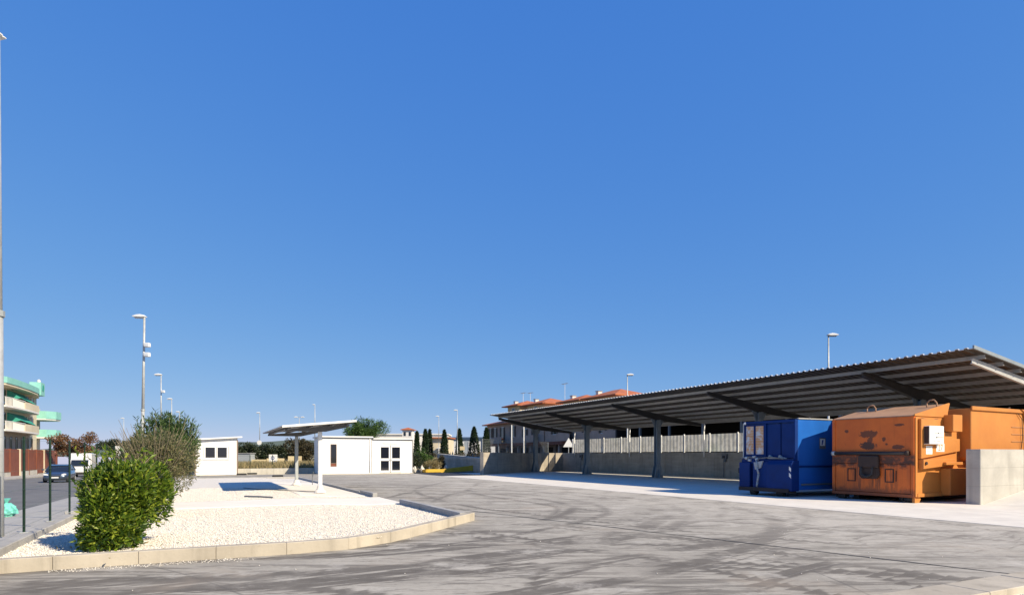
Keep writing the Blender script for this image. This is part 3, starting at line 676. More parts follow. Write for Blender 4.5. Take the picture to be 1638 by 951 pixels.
# verge trim on the near end
MB().prism([(-4.05, rz_(-4.05) + .18), (4.2, rz_(4.2) + .18), (4.2, rz_(4.2) + .29), (-4.05, rz_(-4.05) + .29)], 'y', A0 - .06, A0 - .005).build('verge_trim', 'column_steel', cano)
for x in (-3.15, -2.05, -.95, .15, 1.25, 2.35, 3.5):
    z = rz_(x)
    MB().prism([(x - .07, z + .06), (x + .0, z + .06), (x + .0, z + .075), (x - .055, z + .075), (x - .055, z + .19), (x - .07, z + .19)], 'y', A0 + .05, A1 - .05).build('purlin', 'purlin_steel', cano)
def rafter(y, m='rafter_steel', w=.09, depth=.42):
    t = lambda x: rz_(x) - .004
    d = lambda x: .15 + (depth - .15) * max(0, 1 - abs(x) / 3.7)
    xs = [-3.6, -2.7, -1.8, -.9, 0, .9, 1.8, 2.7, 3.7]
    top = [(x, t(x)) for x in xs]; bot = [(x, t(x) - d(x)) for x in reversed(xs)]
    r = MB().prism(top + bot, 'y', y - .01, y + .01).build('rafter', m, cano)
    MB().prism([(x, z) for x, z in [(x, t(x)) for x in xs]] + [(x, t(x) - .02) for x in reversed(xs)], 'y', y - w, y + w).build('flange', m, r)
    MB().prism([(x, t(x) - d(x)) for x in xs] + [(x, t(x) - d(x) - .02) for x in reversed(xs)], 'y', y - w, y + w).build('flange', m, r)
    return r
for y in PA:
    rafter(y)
    c = MB(); c.box(-.16, .16, y - .14, y - .12, .02, rz_(0) - .40).box(-.16, .16, y + .12, y + .14, .02, rz_(0) - .40).box(-.012, .012, y - .12, y + .12, .02, rz_(0) - .40)
    col = c.build('column', 'column_steel', cano)
    box('base_plate', 'column_steel', col, -.38, .38, y - .32, y + .32, .006, .04, .006)
    for sx in (-1, 1):
        for yy_ in (y - .13, y + .13):
            MB().prism([(sx * .16, .04), (sx * .36, .04), (sx * .20, .78), (sx * .16, .78)], 'y', yy_ - .012, yy_ + .012).build('gusset', 'column_steel', col)
    for sy in (-1, 1): MB().prism([(y + sy * .14, .04), (y + sy * .30, .04), (y + sy * .17, .62), (y + sy * .14, .62)], 'x', -.012, .012).build('gusset', 'column_steel', col)
    for sx in (-1, 1): MB().prism([(sx * .16, rz_(0) - .95), (sx * .55, rz_(sx * .55) - .36), (sx * .16, rz_(0) - .36)], 'y', y - .015, y + .015).build('brace', 'column_steel', col)
    dp = MB().path([(4.2, y + .2, rz_(4.1) + .05), (4.2, y + .2, 3.5), (4.16, y + .2, 3.1), (4.16, y + .2, 1.35)], .045, 8).build('downpipe', 'white_paint', cano, smooth=True)
rafter(A0 + .25, 'end_beam_sunlit', .05, .22)
MB().prism([(q + .3, z - .06) for q, z in [(3.80, rz_(3.85) + .10), (4.0, rz_(3.85) + .10), (4.0, rz_(3.85) + .26), (3.97, rz_(3.85) + .26), (3.97, rz_(3.85) + .13), (3.83, rz_(3.85) + .13), (3.83, rz_(3.85) + .22), (3.80, rz_(3.85) + .22)]], 'y', A0, A1).build('gutter', 'purlin_steel', cano)
# sockets fixed on the wall
for k, (a_, where) in enumerate([(47.8, 'nearest the corner of the back wall'), (30.5, 'behind the third canopy column'), (25.6, 'on the back wall left of the blue compactor')]):
    e = thing('socket_box', 'dark electric socket box ' + where, 'socket box', AB(30.63, a_, 1.25), TH, 'socket boxes on the back wall')
    box('housing', 'electric_grey', e, -.14, 0, -.2, .2, .0, .3, .01); box('switch', 'black_part', e, -.18, -.14, -.1, .1, .05, .2, .01)
    MB().tube((-.05, .1, 0), (-.05, .1, -1.2), .02, .02, 6).build('conduit', 'electric_grey', e)
    box('outlet', 'electric_grey', e, -.12, -.02, -.12, .02, -.22, 0, .01)
# ------------------------------------------------------------------ orange press container (x = along, y = across to the left, z up; origin = near right corner on the ground)
def textmesh(s, size, name, m, parent, mw):
    cu = bpy.data.curves.new(name, 'FONT'); cu.body = s; cu.size = size; cu.align_x = 'CENTER'
    t = bpy.data.objects.new(name, cu); C.objects.link(t); dg = bpy.context.evaluated_depsgraph_get()
    me = bpy.data.meshes.new_from_object(t.evaluated_get(dg)); bpy.data.objects.remove(t)
    me.transform(mw); me.materials.append(M[m]); o = bpy.data.objects.new(name, me); C.objects.link(o); o.parent = parent; return o
SIDE = Matrix(((1, 0, 0, 0), (0, 0, -1, 0), (0, 1, 0, 0), (0, 0, 0, 1)))   # text lying in xy stood up on the y = const side, read from -y
W_ = 2.72
oc = thing('press_container', 'orange compactor container with rusty closed front and white control box', 'container', (12.45, 19.35, 0), R(29))
box('hopper', 'orange_paint', oc, .06, 3.1, .0, W_, .19, 2.70, .015)
box('front_door', 'orange_front', oc, .0, .058, .10, W_ - .10, 1.50, 2.70, .012)
lowd = box('front_lower_door', 'orange_front', oc, -.01, .058, .12, W_ - .12, .28, 1.22, .012)
box('lock_band', 'orange_front', oc, -.035, .058, .08, W_ - .08, 1.22, 1.50, .012)
MB().tube((-.09, .18, 1.55), (-.09, W_ - .06, 1.55), .055, .055, 10).build('hinge_bar', 'black_part', oc, smooth=True)
for y in (.18, W_ - .1): MB().tube((-.09, y - .05, 1.55), (-.09, y + .05, 1.55), .075, .075, 10).build('hinge_knuckle', 'galvanised' if y > 1 else 'rust_iron', oc, smooth=True)
for y0 in (.0, W_ - .11): box('corner_post', 'orange_front', oc, -.03, .07, y0, y0 + .11, .19, 2.72, .012)
box('bottom_rail', 'orange_front', oc, -.04, .07, 0, W_, .17, .275, .012)
box('hook_housing', 'rust_iron', oc, -.16, -.02, 1.06, 1.72, 1.08, 1.48, .03)
MB().prism([(1.14, .72), (1.62, .72), (1.72, .84), (1.70, 1.08), (1.06, 1.08), (1.04, .84)], 'x', -.12, -.02).build('hook_plate', 'rust_iron', oc, .015)
MB().path([(-.2, 1.2, 1.1), (-.22, 1.22, .86), (-.2, 1.40, .78), (-.22, 1.56, .86), (-.2, 1.58, 1.1)], .035, 8).build('hook_bar', 'black_part', oc)
for y0 in (.62, 1.88):
    fr = MB(); fr.box(-.035, -.012, y0, y0 + .28, .62, .65).box(-.035, -.012, y0, y0 + .28, 1.02, 1.05).box(-.035, -.012, y0, y0 + .03, .65, 1.02).box(-.035, -.012, y0 + .25, y0 + .28, .65, 1.02)
    pk = fr.build('fork_pocket', 'rust_iron', oc)
    box('pocket_cover', 'orange_front', pk, -.02, -.011, y0 + .03, y0 + .25, .65, 1.02)
box('pocket_bar', 'rust_iron', oc, -.03, -.012, .54, .56, .66, 1.0)
for y in (.12, W_ - .4):  # rollers
    fk = MB().box(.03, .3, y - .02, y + .02, .06, .2).box(.03, .3, y + .26, y + .30, .06, .2).build('roller_fork', 'rust_iron', oc)
    MB().tube((.16, y + .03, .115), (.16, y + .25, .115), .112, .112, 16).build('roller', 'rust_iron' if y > 1 else 'black_part', oc, .01, True)
MB().prism([(.05, .0), (.28, .0), (.38, .12), (.30, .2), (.05, .2)], 'y', .02, .1).build('skid_shoe', 'orange_paint', oc)
box('cross_member', 'black_part', oc, .4, 6.9, .5, .7, .03, .25); box('cross_member', 'black_part', oc, .4, 6.9, W_ - .7, W_ - .5, .03, .25)
# lid
MB().prism([(-.02, 2.70), (.0, 2.735), (1.9, 3.15), (2.0, 3.15), (1.86, 2.80), (1.86, 2.70)], 'y', .012, W_ - .012).build('lid', 'orange_dirty', oc, .01)
MB().prism([(-.03, 2.70), (-.03, 2.76), (1.92, 3.175), (1.98, 3.17), (1.86, 2.86), (1.86, 2.70)], 'y', -.03, .011).build('lid_cheek', 'orange_paint', oc, .008)
for (x, y) in ((1.15, 2.05), (1.45, .25)):
    z = 2.735 + x * .218
    MB().path([(x, y - .15, z - .02), (x, y - .15, z + .12), (x, y - .07, z + .22), (x, y + .07, z + .22), (x, y + .15, z + .12), (x, y + .15, z - .02)], .022, 8).build('lifting_eye', 'orange_dirty', oc, smooth=True)
# right flank: stepped housings
box('flank_frame', 'orange_paint', oc, .0, .1, -.035, -.001, .2, 2.66, .008)
hb = MB().prism([(.18, 1.38), (2.45, 1.62), (2.45, 2.02), (1.95, 2.02), (1.95, 2.22), (1.28, 2.22), (1.28, 2.62), (.18, 2.62)], 'y', -.10, -.001).build('flank_housing', 'orange_paint', oc, .01)
box('flank_recess_box', 'orange_paint', oc, 1.62, 2.18, -.30, -.001, 2.24, 2.78, .012)
box('flank_step', 'orange_paint', oc, 1.30, 2.3, -.26, -.001, 1.18, 1.27, .008)
MB().prism([(.2, 1.06), (2.05, 1.18), (2.05, 1.37), (.2, 1.36)], 'y', -.16, -.001).build('flank_shelf', 'orange_paint', oc, .01)
box('flank_skirt', 'orange_paint', oc, 1.45, 2.9, -.30, -.001, .22, 1.06, .012)
MB().tube((.32, -.16, 1.24), (.32, -.2, 1.24), .05, .05, 10).build('lashing_ring', 'rust_iron', oc)
cb = box('control_box', 'label_white', oc, .32, 1.14, -.27, -.10, 1.83, 2.40, .012)
box('box_shade_side', 'rust_iron', cb, .312, .319, -.255, -.115, 1.85, 2.38)  # dark plate paints the shade on the white box's left face
mk = MB(); y = -.2725
for (x0, x1, z0, z1) in ((.60, .74, 2.17, 2.18), (.77, .86, 2.16, 2.19), (.90, .99, 2.17, 2.18), (.52, .66, 1.91, 1.92), (.74, .92, 1.91, 1.925)): mk.add([(x0, y, z0), (x1, y, z0), (x1, y, z1), (x0, y, z1)], [(0, 1, 2, 3)])
mk.add([(.66, y, 2.045), (.74, y, 2.005), (.74, y, 2.085)], [(0, 1, 2)]); mk.add([(.74, y, 2.038), (1.1, y, 2.038), (1.1, y, 2.052), (.74, y, 2.052)], [(0, 1, 2, 3)])
mk.build('printed_arrow', 'ink', cb)
s1 = box('sticker', 'label_white', oc, .44, .80, -.104, -.101, 1.52, 1.78)
ml = MB()
for k in range(4): ml.add([(.49, -.1055, 1.56 + .05 * k), (.74 - .05 * (k % 2), -.1055, 1.56 + .05 * k), (.74 - .05 * (k % 2), -.1055, 1.575 + .05 * k), (.49, -.1055, 1.575 + .05 * k)], [(0, 1, 2, 3)])
ml.build('small_print', 'warehouse_grey', s1)
s2 = box('sticker', 'label_white', oc, 1.02, 1.5, -.104, -.101, 1.60, 1.86)
textmesh('27', .27, 'printed_number', 'orange_paint', s2, Matrix.Translation((1.26, -.1075, 1.635)) @ SIDE)
MB().path([(.3, -.04, 2.64), (.75, -.08, 2.60), (1.25, -.05, 2.65)], .008, 5).build('cable', 'black_part', oc)
# the box behind the press
MB().prism([(2.62, 3.02), (2.62, 1.42), (2.72, 1.32), (7.0, 1.32), (7.0, 3.02)], 'y', -.34, W_ + .3).build('container_box', 'orange_paint', oc, .02)
box('top_rail', 'orange_paint', oc, 2.58, 6.0, -.40, -.345, 2.95, 3.08, .012)
MB().prism([(5.95, 1.3), (6.1, 1.32), (6.25, 1.7), (6.25, 2.6), (6.1, 2.95), (5.8, 3.08), (6.6, 3.08), (6.6, 1.3)], 'y', -.44, -.345).build('end_door_frame', 'orange_paint', oc, .01)
for z in (2.45, 2.2, 1.95): box('door_strap', 'orange_dirty', oc, 5.3, 6.2, -.36, -.342, z, z + .015)
MB().path([(5.6, -.37, 3.0), (5.95, -.39, 2.75), (6.0, -.39, 2.1), (5.9, -.37, 1.6)], .012, 6).build('hose', 'black_part', oc)
MB().path([(4.6, .1, 3.03), (5.2, .15, 3.12), (5.9, .1, 3.06), (6.5, .2, 3.2)], .03, 6).build('hydraulic_hose', 'rust_iron', oc)
box('container_base', 'orange_paint', oc, 2.9, 7.0, .2, W_ - .2, .2, 1.32, .012)
MB().prism([(2.55, 1.05), (2.9, 1.05), (2.9, .25), (2.75, .25)], 'y', -.2, .0).build('corner_gusset', 'orange_paint', oc)
box('sill', 'orange_paint', oc, .1, 2.6, -.05, -.001, .19, .30, .006)
for x in (6.1, ): MB().tube((x, .3, .13), (x, .6, .13), .12, .12, 14).build('roller', 'black_part', oc)

# ------------------------------------------------------------------ blue press container
WB = 2.34
bc = thing('press_container', 'dark blue compactor container under the canopy left of the orange one', 'container', (9.98, 22.06, 0), R(27))
box('body', 'blue_sunlit_gloss', bc, .14, 6.4, 0, WB, .25, 2.76, .02)
fr = MB()
fr.box(.0, .14, 0, WB, 2.66, 2.76).box(.0, .14, 0, .07, 1.30, 2.66).box(0, .14, WB - .06, WB, 1.3, 2.66).box(0, .14, 1.27, 1.34, 1.3, 2.66)
fr.build('front_frame', 'blue_shade_paint', bc, .008)
for (y0, y1, mm) in ((.09, .62, 'blue_shade_paint'), (.66, 1.25, 'blue_shade_paint')): box('door_leaf', mm, bc, .05, .13, y0, y1, 1.38, 2.64, .01)
for (y0, y1) in ((1.38, 1.76), (1.84, 2.22)):
    pp = box('brick_panel', 'brick_panel', bc, .03, .06, y0, y1, 1.52, 2.58)
    f2 = MB(); f2.box(.0, .09, y0 - .035, y0, 1.45, 2.64).box(.0, .09, y1, y1 + .035, 1.45, 2.64).box(0, .09, y0, y1, 1.45, 1.52).box(0, .09, y0, y1, 2.58, 2.64); f2.build('panel_frame', 'blue_shade_paint', pp, .006)
box('mid_beam', 'blue_shade_paint', bc, -.1, .14, .02, WB - .02, 1.18, 1.34, .012)
MB().prism([(-.26, .22), (.14, .22), (.14, 1.30), (-.16, 1.30), (-.26, 1.16)], 'y', -.06, 1.0).build('hopper_block', 'blue_shade_paint', bc, .018)
MB().prism([(-.18, .22), (.14, .22), (.14, 1.24), (-.18, 1.24)], 'y', 1.0, 1.72).build('hopper_block', 'blue_shade_paint', bc, .014)
MB().prism([(-.2, .25), (.14, .25), (.14, 1.22), (-.2, 1.22)], 'y', 1.85, WB + .02).build('hopper_block', 'blue_shade_paint', bc, .018)
box('bottom_rail', 'rust_iron', bc, -.30, .14, .05, WB - .05, .16, .30, .01)
MB().path([(-.22, 1.5, 1.3), (-.3, 1.42, 1.05), (-.27, 1.36, .8), (-.29, 1.40, .5), (-.25, 1.46, .33)], .035, 8).build('hose', 'warehouse_grey', bc, smooth=True)
MB().prism([(1.2, 1.28), (1.62, 1.22), (1.56, .96), (1.30, 1.02)], 'x', -.24, -.19).build('rag', 'warehouse_grey', bc)
for (y, z, r) in ((1.7, 1.42, .05), (1.55, 1.34, .06), (2.05, 1.38, .06), (1.9, 1.30, .05)): MB().tube((-.12, y - .06, z), (-.12, y + .06, z), r, r, 10).build('hydraulic_fitting', 'galvanised', bc)
MB().path([(-.1, 2.4, 1.36), (-.16, 1.9, 1.42), (-.14, 1.5, 1.36), (-.16, .9, 1.42), (-.1, .4, 1.36)], .022, 6).build('hydraulic_pipe', 'electric_grey', bc)
for (y0, ln) in ((.35, .35), (.75, .4)): MB().prism([(y0, 1.36), (y0 + ln, 1.36), (y0 + ln * .8, 1.50), (y0 + ln * .5, 1.42), (y0 + .03, 1.40)], 'x', -.06, .03).build('splash_plate', 'warehouse_grey', bc)
for y in (.55, 1.75): MB().tube((-.05, y - .12, .13), (-.05, y + .12, .13), .13, .13, 14).build('roller', 'black_part', bc, .01, True)
MB().path([(-.1, WB + .02, 1.0), (-.1, WB + .12, .98), (-.1, WB + .12, .82), (-.1, WB + .02, .8)], .025, 6).build('handle', 'black_part', bc)
MB().tube((.0, WB - .02, 1.4), (.0, WB - .02, 2.7), .025, .025, 8).build('guard_rail', 'galvanised', bc)
MB().tube((-.02, WB - .1, 2.70), (.1, WB - .1, 2.70), .05, .05, 10).build('work_light', 'label_white', bc)
box('top_rail', 'purlin_steel', bc, .14, 6.4, -.03, .04, 2.765, 2.81, .006)
box('side_seam', 'blue_shade_paint', bc, .2, 6.3, -.03, -.001, 1.05, 1.12, .006)
box('side_rail', 'electric_grey', bc, .3, 6.3, -.06, -.001, .42, .48, .006)
sg = box('info_sticker', 'electric_grey', bc, 1.28, 1.62, -.006, -.001, 1.72, 2.12)
box('sticker_field', 'label_white', sg, 1.32, 1.58, -.0095, -.0062, 1.83, 2.08); mm = MB(); mm.add([(1.38, -.0115, 1.86), (1.44, -.0115, 1.86), (1.50, -.0115, 2.04), (1.40, -.0115, 2.04)], [(0, 1, 2, 3)]); mm.build('sticker_symbol', 'sign_blue', sg)
for z in (.68, .90): MB().add([(-.263, -.04, z), (-.263, .04, z + .07), (-.263, .04, z + .2), (-.263, -.04, z + .13)], [(0, 1, 2, 3)]).build('warning_stripe', 'label_white', bc)

# ------------------------------------------------------------------ small carport on the gravel
cp = thing('carport', 'small white two-post carport with tilted roof on the gravel', 'carport', AB(3.92, 24.1, GZ - .02), TH)
sl = 0.10
for y in (0, 6.5):
    MB().box(-.07, .07, y - .07, y + .07, .1, 2.27).build('post', 'white_paint' if y < 1 else 'pole_paint', cp, .012)  # far post coloured greyer to paint in the shade it stands in
    MB().lathe([(.22, 0), (.20, .06), (.13, .12), (.10, .24)], 14, (0, y, .0)).build('post_foot', 'pale_pad', cp, smooth=False)
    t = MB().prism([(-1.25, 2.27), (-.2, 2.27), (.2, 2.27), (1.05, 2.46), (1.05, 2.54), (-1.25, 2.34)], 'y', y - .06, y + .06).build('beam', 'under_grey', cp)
for x in (-1.15, -.4, .35, .95):
    z = 2.44 + sl * x
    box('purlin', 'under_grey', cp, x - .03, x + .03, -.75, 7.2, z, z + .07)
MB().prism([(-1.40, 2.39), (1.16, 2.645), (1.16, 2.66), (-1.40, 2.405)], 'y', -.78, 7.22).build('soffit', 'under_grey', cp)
MB().prism([(-1.42, 2.408), (1.18, 2.664), (1.18, 2.70), (-1.42, 2.444)], 'y', -.8, 7.24).build('roof_panel', 'roof_white', cp, .006)
MB().prism([(-1.42, 2.365), (1.18, 2.625), (1.18, 2.66), (-1.42, 2.405)], 'y', -.83, -.802).build('fascia', 'roof_white', cp)
b_ = tag(MB().path([(0, 0, .03), (.12, .6, .035), (.2, 1.2, .03)], .028, 8).build('drain_pipe', 'electric_grey', None), 'dark pipe lying on the gravel near the carport', 'pipe'); b_.location = AB(2.0, 21.3, GZ); b_.rotation_euler = (0, 0, TH + .85)
cbm = tag(MB().path([AB(3.8, 24.0, GZ + .03), AB(2.9, 25.2, GZ + .03), AB(2.0, 26.6, GZ + .03), AB(1.5, 28, GZ + .03)], .012, 6).build('ground_cable', 'black_rubber'), 'thin dark cable lying between carport post and pipe', 'cable')
cd = tag(MB().path([AB(4.6, 30.4, .1), AB(4.6, 30.4, .5), AB(4.62, 30.3, .62), AB(4.6, 30.1, .7)], .02, 6).build('conduit_stub', 'electric_grey'), 'bent conduit sticking out of the pad by the carport', 'conduit')

# ------------------------------------------------------------------ prefabricated white office and booth
def panel_lines(parent, x0, x1, z0, z1, step=1.0):
    x = x0 + step
    while x < x1 - .2:
        box('panel_seam', 'roof_white', parent, x - .006, x + .006, -.004, -.001, z0, z1); x += step
of = thing('office_block', 'white prefabricated office with glazed double door and slit window', 'building', AB(8.26, 49.9), TH)
H1, D1 = 2.86, 3.7
w = MB(); w.box(0, .64, 0, .08, .05, H1).box(1.12, 3.83, 0, .08, .05, H1).box(.64, 1.12, 0, .08, .05, .58).box(.64, 1.12, 0, .08, 2.34, H1)
w.box(0, .08, .08, D1, .05, H1).box(3.75, 3.83, .08, D1, .05, H1).box(.08, 3.75, D1 - .08, D1, .05, H1)
wl = w.build('wall', 'white_paint', of); panel_lines(wl, 1.12, 3.83, .1, H1 - .05)
wi = box('window', 'glass_dark', of, .66, 1.10, .03, .05, .86, 2.32)
box('window_reflection', 'red_brown', wi, .66, 1.10, .028, .052, .60, .84); f2 = MB(); f2.box(.64, .68, -.01, .06, .58, 2.34).box(1.08, 1.12, -.01, .06, .58, 2.34).box(.68, 1.08, -.01, .06, 2.30, 2.34).box(.68, 1.08, -.01, .06, .58, .61).box(.68, 1.08, -.01, .06, .835, .865); f2.build('window_frame', 'trim_brown', wi)  # the red-brown panel paints a reflection low in the window
x0 = 3.87; H2 = 2.74
MB().path([(3.70, -.05, H1 - .02), (3.70, -.05, .1)], .035, 8).build('downpipe', 'roof_white', of, smooth=True)
w = MB(); w.box(x0, x0 + .62, .0, .08, .05, H2).box(x0 + 2.42, x0 + 3.37, 0, .08, .05, H2).box(x0 + .62, x0 + 2.42, 0, .08, 2.28, H2)
w.box(x0 + 3.29, x0 + 3.37, .08, D1, .05, H2).box(x0, x0 + 3.29, D1 - .08, D1, .05, H2).build('wall', 'white_paint', of)
dr = MB()
for (a_, b2) in ((x0 + .62, x0 + 1.50), (x0 + 1.54, x0 + 2.42)):
    fm = MB(); fm.box(a_, a_ + .11, -.01, .05, .08, 2.26).box(b2 - .11, b2, -.01, .05, .08, 2.26).box(a_ + .11, b2 - .11, -.01, .05, .08, .24).box(a_ + .11, b2 - .11, -.01, .05, 1.02, 1.22).box(a_ + .11, b2 - .11, -.01, .05, 2.12, 2.26)
    lf = fm.build('door', 'white_paint', of, .006)
    box('pane', 'glass_dark', lf, a_ + .11, b2 - .11, .012, .022, .24, 1.02); box('pane', 'glass_dark', lf, a_ + .11, b2 - .11, .012, .022, 1.22, 2.12)
    hx = b2 - .06 if a_ < x0 + 1 else a_ + .06
    box('handle', 'galvanised', lf, hx - .015, hx + .015, -.06, -.012, 1.02, 1.16)
box('floor_inside', 'trim_grey', of, .1, x0 + 3.2, .1, D1 - .1, .02, .06)
box('roof', 'roof_white', of, -.12, 3.95, -.18, D1 + .1, H1 + .003, H1 + .11, .008); box('roof', 'roof_white', of, 3.97, x0 + 3.47, -.14, D1 + .1, H2 + .003, H2 + .10, .008)
box('roof_edge_strip', 'trim_grey', of, -.02, 3.85, -.03, -.002, H1 - .07, H1); box('roof_edge_strip', 'trim_grey', of, 3.9, x0 + 3.39, -.03, -.002, H2 - .06, H2)  # raised grey strip along the wall top under each roof
box('joint_trim', 'trim_grey', of, 3.832, 3.868, -.02, .1, 0, H2); box('corner_trim', 'trim_grey', of, -.02, .03, -.02, -.001, .03, H1 - .07); box('corner_trim', 'trim_grey', of, x0 + 3.34, x0 + 3.40, -.02, -.001, .03, H2 - .07)
box('door_light', 'label_white', of, x0 + .9, x0 + 2.1, -.06, -.001, 2.42, 2.48, .01); box('plinth', 'slab_concrete', of, -.05, x0 + 3.42, -.12, D1, .002, .05)
bo = thing('booth', 'small white prefabricated booth with sliding window and tilted roof', 'booth', (-23.1, 45.6, 0), R(36))
bwid, bd = 2.9, 2.4
w = MB(); w.box(0, .62, 0, .07, .05, 2.62).box(2.22, bwid, 0, .07, .05, 2.62).box(.62, 2.22, 0, .07, .05, 1.22).box(.62, 2.22, 0, .07, 2.12, 2.62)
w.box(0, .07, .07, bd, .05, 2.62).box(bwid - .07, bwid, .07, bd, .05, 2.62).box(.07, bwid - .07, bd - .07, bd, .05, 2.62); w.build('wall', 'white_paint', bo)
for (a_, b2) in ((.62, 1.40), (1.44, 2.22)):
    fm = MB(); fm.box(a_, a_ + .07, -.02, .04, 1.22, 2.12).box(b2 - .07, b2, -.02, .04, 1.22, 2.12).box(a_ + .07, b2 - .07, -.02, .04, 1.22, 1.29).box(a_ + .07, b2 - .07, -.02, .04, 2.05, 2.12)
    wf = fm.build('window', 'white_paint', bo, .006); box('pane', 'glass_dark', wf, a_ + .07, b2 - .07, .01, .02, 1.29, 2.05)
panel_lines(bo, 0, .6, .1, 2.55, .35); panel_lines(bo, 2.3, bwid + .3, .1, 2.55, .35)
for x in (.53, 1.405, 2.25): box('window_side_trim', 'trim_grey', bo, x, x + .03, -.025, -.002, 1.2, 2.14)
box('window_sill', 'white_paint', bo, .5, 2.34, -.08, -.001, 1.16, 1.215, .006)
for x in (-.03, bwid - .05): box('corner_trim', 'trim_brown', bo, x, x + .08, -.03, -.002, .02, 2.62)
MB().prism([(-.3, 2.55), (bwid + .28, 2.80), (bwid + .28, 2.90), (-.3, 2.66)], 'y', -.3, bd + .25).build('roof', 'roof_white', bo, .008)
MB().prism([(.0, 2.60), (bwid, 2.60), (bwid, 2.775), (0, 2.57)], 'y', -.001, bd).build('gable', 'white_paint', bo)
box('plinth', 'slab_concrete', bo, -.1, bwid + .1, -.1, bd + .1, .004, .05)
box('side_shade', 'trim_grey', bo, -.012, -.001, .1, bd - .1, .1, 2.5)  # grey sheet paints the shade on the booth's left wall
lb = thing('boundary_wall', 'low beige wall between the booth and the office', 'wall', AB(1.6, 53.4), TH)
for i in range(4): MB().box(i * 1.75 + .004, (i + 1) * 1.75 - .004, 0, .25, -.1, .42).build('wall_block', 'pale_wall_concrete', lb, .01)
for i, (b, a) in enumerate(((2.6, 50.9), (3.4, 52.0), (4.6, 45.5))):
    e = tag(MB().box(-.35, .35, -.12, .12, 0, .12).build('wheel_stop', 'black_rubber', None, .03), ['black rubber wheel stop on the ground nearest the booth', 'black rubber wheel stop in front of the beige wall', 'black rubber wheel stop near the far carport post'][i], 'wheel stop'); e.location = AB(b, a, .004); e.rotation_euler = (0, 0, TH + .1 * i)

# ------------------------------------------------------------------ lamp posts
def lamp(label, px, py, h, r=.06, head=.85, arm=0.0, lean=0.0, base=0.0, flood=0, double=False, grp='street lamps', yaw=0.0):
    t = thing('street_lamp', label, 'street lamp', (px, py, base), yaw, grp)
    t.rotation_euler = (0, lean, yaw)
    MB().tube((0, 0, -.3), (0, 0, h * .45), r * 1.15, r * 1.02, 12).tube((0, 0, h * .45), (0, 0, h), r * .92, r * .62, 12).build('pole', 'galvanised', t, smooth=True)
    MB().lathe([(r * 1.25, h * .45 - .05), (r * 1.25, h * .45 + .05)], 12).build('collar', 'pole_paint', t)
    for s in ((1, -1) if double else (1,)):
        prof = [(-.10, .02), (.0, .10), (.25, .15), (.5, .12), (.66, .03), (.55, -.03), (.1, -.05)]
        hd = MB()
        for y0, y1, k in ((-.16, -.08, .7), (-.08, .08, 1.0), (.08, .16, .7)):
            hd.prism([(-s * (x * head + arm), h + z * head * k) for x, z in prof], 'y', y0 * head, y1 * head)
        ho = hd.build('lamp_head', 'lamp_white', t, .02 * head)
        box('lamp_glass', 'headlight_glass', ho, *(sorted((-s * (.12 * head + arm), -s * (.52 * head + arm)))), -.1 * head, .1 * head, h - .075 * head, h - .052 * head)
        if arm: MB().tube((0, 0, h - .02), (-s * arm, 0, h + .02), .03, .03, 8).build('arm', 'galvanised', t)
    for k in range(flood):
        z = h - 1.35 - .46 * k
        MB().tube((0, 0, z), (.15, -.05, z), .02, .02, 6).build('bracket', 'electric_grey', t)
        f_ = MB().box(.1, .36, -.22, -.04, z - .11, z + .09).build('floodlight', 'lamp_white', t, .02)
        box('flood_glass', 'headlight_glass', f_, .13, .33, -.228, -.222, z - .08, z + .06)
    return t
lamp('tall galvanised lamp post close by, cut by the left picture edge', -8.92, 10.8, 8.75, r=.11, head=1.0, grp='lamp posts along the street')
lamp('lamp post with two floodlights rising behind the olive bush', -17.75, 30, 8.1, r=.075, lean=R(.9), flood=2)
lamp('second lamp post behind the bushes, faint pole right of the floodlight post', -28.6, 51, 8.0, flood=1)
lamp('third lamp post of the row above the oleander bush', -39.7, 73, 8.0)
lamp('smallest lamp of the row above the booth roof edge', -50.5, 95, 8.0)
lamp('distant lamp left of the floodlight post, over the street', -67, 108, 8.0, base=-.2)
lamp('lamp post with round sign standing in the dry field by the dark trees', -39.1, 97, 8.0)
lamp('twin-headed lamp above the carport roof', -34, 100, 7.5, arm=.3, double=True)
lamp('slim white post with camera above the carport roof', -25.2, 80, 7.9, head=.5)
lamp('distant lamp above the cypress trees, left one', -12.4, 106, 8.0)
lamp('distant lamp above the cypress trees, right one', -8.0, 91.5, 8.0)
lamp('lamp post rising behind the canopy roof right of the tiled houses', 17.9, 35.4, 8.05, yaw=R(180), base=.2)
lamp('lamp post standing in front of the right tiled roof', 9.7, 52.6, 8.0, yaw=R(180), base=.2)
s_ = thing('round_sign', 'round white sign plate on the field lamp post', 'sign', (-39.1, 96.9, 3.4), 0)
MB().tube((0, -.1, 0), (0, -.06, 0), .36, .36, 16).build('plate', 'label_white', s_); box('clamp', 'galvanised', s_, -.1, .1, -.06, .2, -.05, .05)
# ------------------------------------------------------------------ bushes near the camera
def bush(name, label, loc, lobes, n, L, W, lm, stems, gapf=9, thr=-.2, shell=.45, up=.35, zmin=.03, ph=1.0, cat='bush', extra=None, outw=.7):
    t = thing(name, label, cat, loc)
    p, d = cloud(lobes, n, shell, gapf, thr, zmin, ph)
    leaves('foliage', p, L, W, lm, t, d, up, outw=outw)
    for (p0, p1, r) in stems:
        MB().tube(p0, p1, r, r * .5, 6).build('stem', 'bark', t)
    if extra: extra(t)
    return t
lobes = [((0, 0, .70), (.62, .55, .56)), ((.12, -.35, .48), (.5, .45, .46)), ((-.25, .3, .78), (.62, .6, .5)), ((.25, .25, .75), (.55, .6, .52)), ((-.45, .75, .66), (.5, .5, .5)), ((.2, .8, .78), (.6, .55, .5)), ((-.1, .2, .93), (.62, .6, .33)), ((-.1, -.45, .2), (.35, .2, .2)), ((.3, -.1, .3), (.45, .4, .3))]
